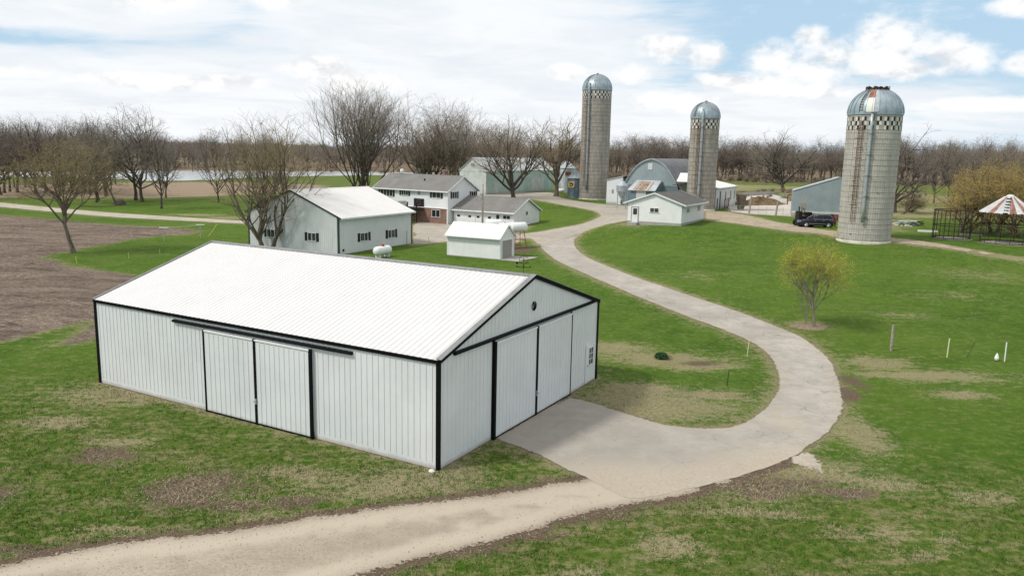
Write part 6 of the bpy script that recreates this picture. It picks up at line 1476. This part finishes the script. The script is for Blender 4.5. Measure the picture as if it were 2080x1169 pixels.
def wood(n,pxa,pxb,d0,d1,Hlo,Hhi,label,group,seed,name='woodland_tree',zmin=None):
    rg=random.Random(seed)
    for k in range(n):
        px=pxa+(pxb-pxa)*(k+rg.uniform(-.4,1.4))/n; dep=rg.uniform(d0,d1); x=XAT(px,350,dep); p=Vector((x,dep,h1(x,dep)-.1))
        if any(((p.x-pond_c[0])**2<0) for pond_c in ()): continue
        inst(name,label,'tree',p,rg.randrange(5),rg.uniform(Hlo,Hhi)*rg.choice((.78,.9,1,1,1.06,1.12)),rg.uniform(0,6.28),group,rg.uniform(.85,1.15),0,pw_)
wood(92,1225,2130,300,345,13.5,17.5,'bare brown tree in the long wood behind the right-hand pasture','bare trees of the wood behind the farmyard',1)
wood(60,1240,2110,350,400,16,19,'bare brown tree deep in the wood behind the right-hand pasture','bare trees deeper in the wood behind the farmyard',2)
wood(66,-60,1260,450,500,17,21,'bare brown tree in the wood on the far side of the pond','bare trees of the wood across the pond',3)
wood(14,-60,240,205,250,15.5,18,'bare dark tree behind the grove at the left edge','bare trees behind the grove at the left edge',4)
wood(10,250,430,415,440,12,15,'small bare tree on the far bank of the pond','small bare trees on the far bank of the pond',5)
wood(9,800,1240,230,300,15,19,'bare tree behind the farmyard barns, left of the tallest silo','bare trees behind the farmyard barns',6)
wood(12,1900,2130,165,230,12,15.5,'bare tree behind the golden willows at the right edge','bare trees behind the golden willows',7)
# far woodland that reads as one mass
g=np.random.default_rng(9); VV=[];FF=[];k0=0
th,tn,_=growtree(401,17,11,trunkh=.3,r0=.4,n=(6,5,4,3),spread=(48,44,44,42),up_=(.1,.1,.05,0),wob=.17,twr=.075,levels=3,lens=(.95,.6,.55,.42))
tv,tf=tubes(th,3); cv,cf=tubes(tn,3); bv=np.concatenate([tv,cv]); bf=np.concatenate([tf,cf+len(tv)])
NF=900
az_=g.uniform(-.66,.66,NF); dp_=np.where(g.random(NF)<.6,g.uniform(500,700,NF),g.uniform(700,1400,NF)); dp_=np.where((az_>.1)&(dp_<560),dp_-90,dp_)
xs_=np.tan(az_)*dp_; zs_=hgt(xs_,dp_)
for x,y,z in zip(xs_,dp_,zs_):
    a=g.uniform(0,6.28); s_=g.uniform(.85,1.25); sw=s_*g.uniform(.9,1.5)*(1+y/1500); c_,n_=math.cos(a),math.sin(a)
    VV.append(np.stack([(bv[:,0]*c_-bv[:,1]*n_)*sw+x,(bv[:,0]*n_+bv[:,1]*c_)*sw+y,bv[:,2]*s_+z-.3],1)); FF.append(bf+k0); k0+=len(bv)
o=bpy.data.objects.new('far_woodland',meshnp('far_woodland',np.concatenate(VV),np.concatenate(FF),M_twig)); COL.objects.link(o); tag(o,'brown leafless woodland on the horizon',None,None,'stuff'); o['category']='woodland'

# low brush along the wood edges, one mass
VV=[];FF=[];k0=0
th,tn,_=growtree(433,3.2,4.2,trunkh=.12,r0=.06,n=(5,5,4,3),spread=(40,44,44,42),up_=(.1,.1,.05,0),wob=.2,twr=.022,levels=3,stems=3,lens=(3.,.6,.55,.42))
tv,tf=tubes(th,3); cv,cf=tubes(tn,3); bv=np.concatenate([tv,cv]); bf=np.concatenate([tf,cf+len(tv)])
NB=520; xs_=[];ys_=[]
for i in range(NB):
    if i<300: px=g.uniform(1230,2130); y=g.uniform(296,350)
    elif i<450: px=g.uniform(-40,1250); y=g.uniform(440,500)
    else: px=g.uniform(1450,1900); y=g.uniform(175,215)
    xs_.append(XAT(px,350,y)); ys_.append(y)
for x,y,z in zip(xs_,ys_,hgt(xs_,ys_)):
    a=g.uniform(0,6.28); s_=g.uniform(.4,1.2)*(.55 if y<220 else 1); sw=s_*g.uniform(1,1.6); c_,n_=math.cos(a),math.sin(a)
    VV.append(np.stack([(bv[:,0]*c_-bv[:,1]*n_)*sw+x,(bv[:,0]*n_+bv[:,1]*c_)*sw+y,bv[:,2]*s_+z-.1],1)); FF.append(bf+k0); k0+=len(bv)
o=bpy.data.objects.new('brush',meshnp('brush',np.concatenate(VV),np.concatenate(FF),M_twigwarm)); COL.objects.link(o); tag(o,'low leafless brush along the wood edges',None,None,'stuff')
# ================================================================ BED, MULCH, GRASS
c=G(1343,727)
r=thing('evergreen_shrub','small dark green shrub on the bare bed beside the big shed','shrub',c)
g=np.random.default_rng(5); n=900; q=g.normal(0,1,(n,3)); q/=np.linalg.norm(q,axis=1,keepdims=True); q=q*np.array([.42,.38,.32])*g.uniform(.5,1,(n,1)); q[:,2]=np.abs(q[:,2])+.06
a=g.normal(0,1,(n,3)); a/=np.linalg.norm(a,axis=1,keepdims=True); b_=np.cross(a,g.normal(0,1,(n,3))); b_/=np.linalg.norm(b_,axis=1,keepdims=True); s_=.055
V=np.stack([q-a*s_,q+b_*s_*.6,q+a*s_,q-b_*s_*.6],1).reshape(-1,3); o=bpy.data.objects.new('foliage',meshnp('foliage',V,np.arange(n*4).reshape(-1,4),M_leafgreen,False)); COL.objects.link(o); o.parent=r
w=MB(); 
for k in range(6): w.tube([c,c+Vector((.25*math.cos(k),.25*math.sin(k),.3))],.015,4)
w.build('stem',M_barkdark,r)
c=G(1645,664)
w=MB(); rgx=random.Random(6); n=30
for i,(rr_,z) in enumerate(((1.0,-.05),(.92,.05),(.5,.11),(0.02,.12))):
    for j in range(n): q=2*math.pi*j/n; f_=1+.12*math.sin(q*3)+rgx.uniform(-.05,.05); w.v.append((c.x+1.35*rr_*f_*math.cos(q),c.y+1.0*rr_*f_*math.sin(q),h1(c.x+1.35*rr_*f_*math.cos(q),c.y+1.0*rr_*f_*math.sin(q))+z))
for i in range(3):
    for j in range(n): w.f.append((i*n+j,i*n+(j+1)%n,(i+1)*n+(j+1)%n,(i+1)*n+j))
tag(w.build('mulch_ring',P('wood_mulch',(.33,.25,.17),.95,0,.3,8,bump=.8,bscale=18,fine=.5),smooth=True),'pale woodchip mulch around the young tree',None,None,'stuff')['category']='mulch'

# grass blades near the camera, one object
def tufts():
    g=np.random.default_rng(21); N=150000
    # more of them close to the camera
    y=14+(g.random(N)**1.7)*52; x=(g.random(N)*2-1)*(y*.72+2)+0
    d=np.minimum.reduce([sdf(drive,x,y),sdf(TRACK_POLY,x,y)]); ds=sdf([shp(0,0),shp(14.85,0),shp(14.85,21.07),shp(0,21.07)],x,y); df=sdf(field,x,y)
    thin_=vnoise(x,y,.9,31)*.6+vnoise(x,y,3.1,32)*.5
    dm=np.zeros(N)
    for cx,cy,ra,rb in dirtE: dm=np.maximum(dm,np.exp(-(((x-cx)/ra)**2+((y-cy)/rb)**2)))
    k=(d>.12)&(ds>.12)&(df>.2)&(g.random(N)<np.clip(thin_*1.5-.15,0,1)*(1-.9*dm)); x,y=x[k],y[k]; d=d[k]; N=len(x)
    z=hgt(x,y)+(vnoise(x,y,1.3,5)-.5)*.07*np.clip(1-y/80,.15,1)*ss(d,0,.6)+(vnoise(x,y,6,8)-.5)*.12*ss(d,0,2)
    rough=ss(y,46,30); rough=np.where((x>4)&(y>28),rough*ss(y,31,26),rough); rough=np.where(x>16,ss(y,33,26),rough); rough=np.clip(rough,.15,1)
    V=[];
    B=4
    xx_=np.repeat(x,B)+g.normal(0,.045,N*B); yy_=np.repeat(y,B)+g.normal(0,.045,N*B); zz_=np.repeat(z,B); rr=np.repeat(rough,B)
    hgt_=(.035+.11*rr*g.random(N*B)**1.4)*g.uniform(.6,1.2,N*B); a=g.uniform(0,6.28,N*B); wd=.006+.007*rr; ln=g.uniform(.2,1.1,N*B)*hgt_
    b1=np.stack([xx_-np.cos(a)*wd,yy_-np.sin(a)*wd,zz_-.01],1); b2=np.stack([xx_+np.cos(a)*wd,yy_+np.sin(a)*wd,zz_-.01],1)
    a2=a+g.uniform(.8,2.3,N*B); tp=np.stack([xx_+np.cos(a2)*ln,yy_+np.sin(a2)*ln,zz_+hgt_],1)
    V=np.stack([b1,b2,tp],1).reshape(-1,3); return V,np.arange(len(V)).reshape(-1,3)
V,F=tufts()
m=bpy.data.materials.new('grass_blades'); m.use_nodes=True; t=NT(m.node_tree); b=t.n['Principled BSDF']; tc=t.new('ShaderNodeTexCoord').outputs['Object']
nz=t.noise(tc,2.6,5,.7,.5); n2_=t.noise(tc,60,2,.5); n3=t.noise(tc,.5,5,.65,.4)
c=t.mix(t.ramp(n3,.33,.68),(.040,.112,.006),(.078,.165,.013)); c=t.mix(t.ramp(nz,.45,.7,0,.6),c,(.12,.15,.045)); c=t.mix(t.ramp(n2_,.56,.62,0,.85),c,(.34,.29,.17))
t.l.new(c,b.inputs['Base Color']); b.inputs['Roughness'].default_value=.8; b.inputs['Specular IOR Level'].default_value=.1
o=bpy.data.objects.new('grass',meshnp('grass',V,F,m,False)); COL.objects.link(o); tag(o,kind='stuff')
print('grass tris',len(F))

# long dead stems lying about in the dry patches, and loose stones on the gravel
g=np.random.default_rng(33); N=26000
src=[e for e in dryE if e[1]<40]+[e for e in dirtE if e[1]<36]
w_=np.array([e[2]*e[3] for e in src]); ix=g.choice(len(src),N,p=w_/w_.sum()); e_=np.array(src)[ix]
x=e_[:,0]+g.normal(0,.75,N)*e_[:,2]; y=e_[:,1]+g.normal(0,.75,N)*e_[:,3]
d=np.minimum.reduce([sdf(drive,x,y),sdf(TRACK_POLY,x,y)]); ds=sdf([shp(0,0),shp(14.85,0),shp(14.85,21.07),shp(0,21.07)],x,y); k=(d>.05)&(ds>.15)&(y>12); x,y=x[k],y[k]; N=len(x)
z=hgt(x,y)+.02; a=g.uniform(0,6.28,N); L=g.uniform(.06,.30,N)*g.uniform(.4,1,N); hz_=L*g.uniform(.0,.55,N); wd=.006
b1=np.stack([x-np.sin(a)*wd,y+np.cos(a)*wd,z],1); b2=np.stack([x+np.sin(a)*wd,y-np.cos(a)*wd,z],1); tp=np.stack([x+np.cos(a)*L,y+np.sin(a)*L,z+hz_],1)
o=bpy.data.objects.new('dead_grass',meshnp('dead_grass',np.stack([b1,b2,tp],1).reshape(-1,3),np.arange(3*N).reshape(-1,3),P('straw',(.46,.40,.27),.9,0,.3,20),False)); COL.objects.link(o); tag(o,'dry straw-coloured grass stems on the bare patches',None,None,'stuff')
N=30000; y=g.uniform(14,44,N); x=(g.random(N)*2-1)*(y*.72+2); dt=sdf(TRACK_POLY,x,y); dr=sdf(drive,x,y); dmn=np.minimum(dt,dr)
k=((dt<.25)&(g.random(N)<.75))|((dmn<.12)&(g.random(N)<np.where(dmn>-.9,.6,.06))); x,y=x[k],y[k]; N=len(x); z=hgt(x,y)+.02; s_=g.uniform(.008,.024,N)*np.where(g.random(N)<.06,1.7,1)
O=np.array([(1,0,0),(-.5,.87,0),(-.5,-.87,0),(0,0,.9)]); V=np.stack([x,y,z],1)[:,None,:]+O[None]*s_[:,None,None]*g.uniform(.6,1.3,(N,4,1)); F=(np.arange(N)[:,None,None]*4+np.array([(0,1,3),(1,2,3),(2,0,3)])[None]).reshape(-1,3)
o=bpy.data.objects.new('loose_gravel',meshnp('loose_gravel',V.reshape(-1,3),F,P('gravel_stones',(.36,.32,.27),.9,0,.5,30),False)); COL.objects.link(o); tag(o,'small loose stones on the gravel track and paving edges',None,None,'stuff')
# ---------------- pieces that stand apart become parts of their own
def split_loose(o,tol=.03):
    me=o.data; n=len(me.vertices); par=list(range(n))
    def f(i):
        while par[i]!=i: par[i]=par[par[i]]; i=par[i]
        return i
    for pl in me.polygons:
        a=f(pl.vertices[0])
        for v in pl.vertices[1:]: par[f(v)]=a
    comp={}
    for i in range(n): comp.setdefault(f(i),[]).append(i)
    cs=list(comp.values()); bb=[]
    co_=np.array([v.co[:] for v in me.vertices])
    for c in cs: bb.append((co_[c].min(0)-tol,co_[c].max(0)+tol))
    g=list(range(len(cs)))
    def h(i):
        while g[i]!=i: g[i]=g[g[i]]; i=g[i]
        return i
    for i in range(len(cs)):
        for j in range(i): 
            if (bb[i][0]<=bb[j][1]).all() and (bb[j][0]<=bb[i][1]).all(): g[h(i)]=h(j)
    grp={}
    for i in range(len(cs)): grp.setdefault(h(i),[]).extend(cs[i])
    if len(grp)<2: return
    grp=sorted(grp.values(),key=len,reverse=True); own={}
    for k,vs in enumerate(grp):
        for v in vs: own[v]=k
    faces=[[] for _ in grp]
    for pl in me.polygons: faces[own[pl.vertices[0]]].append(tuple(pl.vertices))
    for k,vs in enumerate(grp):
        idx={v:i for i,v in enumerate(vs)}; m2=bpy.data.meshes.new(o.name.split('.')[0]); m2.from_pydata([tuple(co_[v]) for v in vs],[],[tuple(idx[v] for v in f_) for f_ in faces[k]]); m2.update()
        for mt in me.materials: m2.materials.append(mt)
        if k==0: o.data=m2
        else:
            q=bpy.data.objects.new(o.name.split('.')[0],m2); COL.objects.link(q); q.parent=o.parent
bpy.context.view_layer.update()
for o in list(bpy.data.objects):
    if o.type=='MESH' and o.parent and o.name.split('.')[0] in ('black_trim','door_edge_trim','corner_and_rake_trim','doors','door','rake_trim','skirt_board','trim','fascia','gutter','corner_boards','concrete_footing','edge_trim','wheel_arches','bright_trim','belt_board','wheel','entry_door','roof','roof_and_pillars','cradle','dark_rear_roof'): split_loose(o)
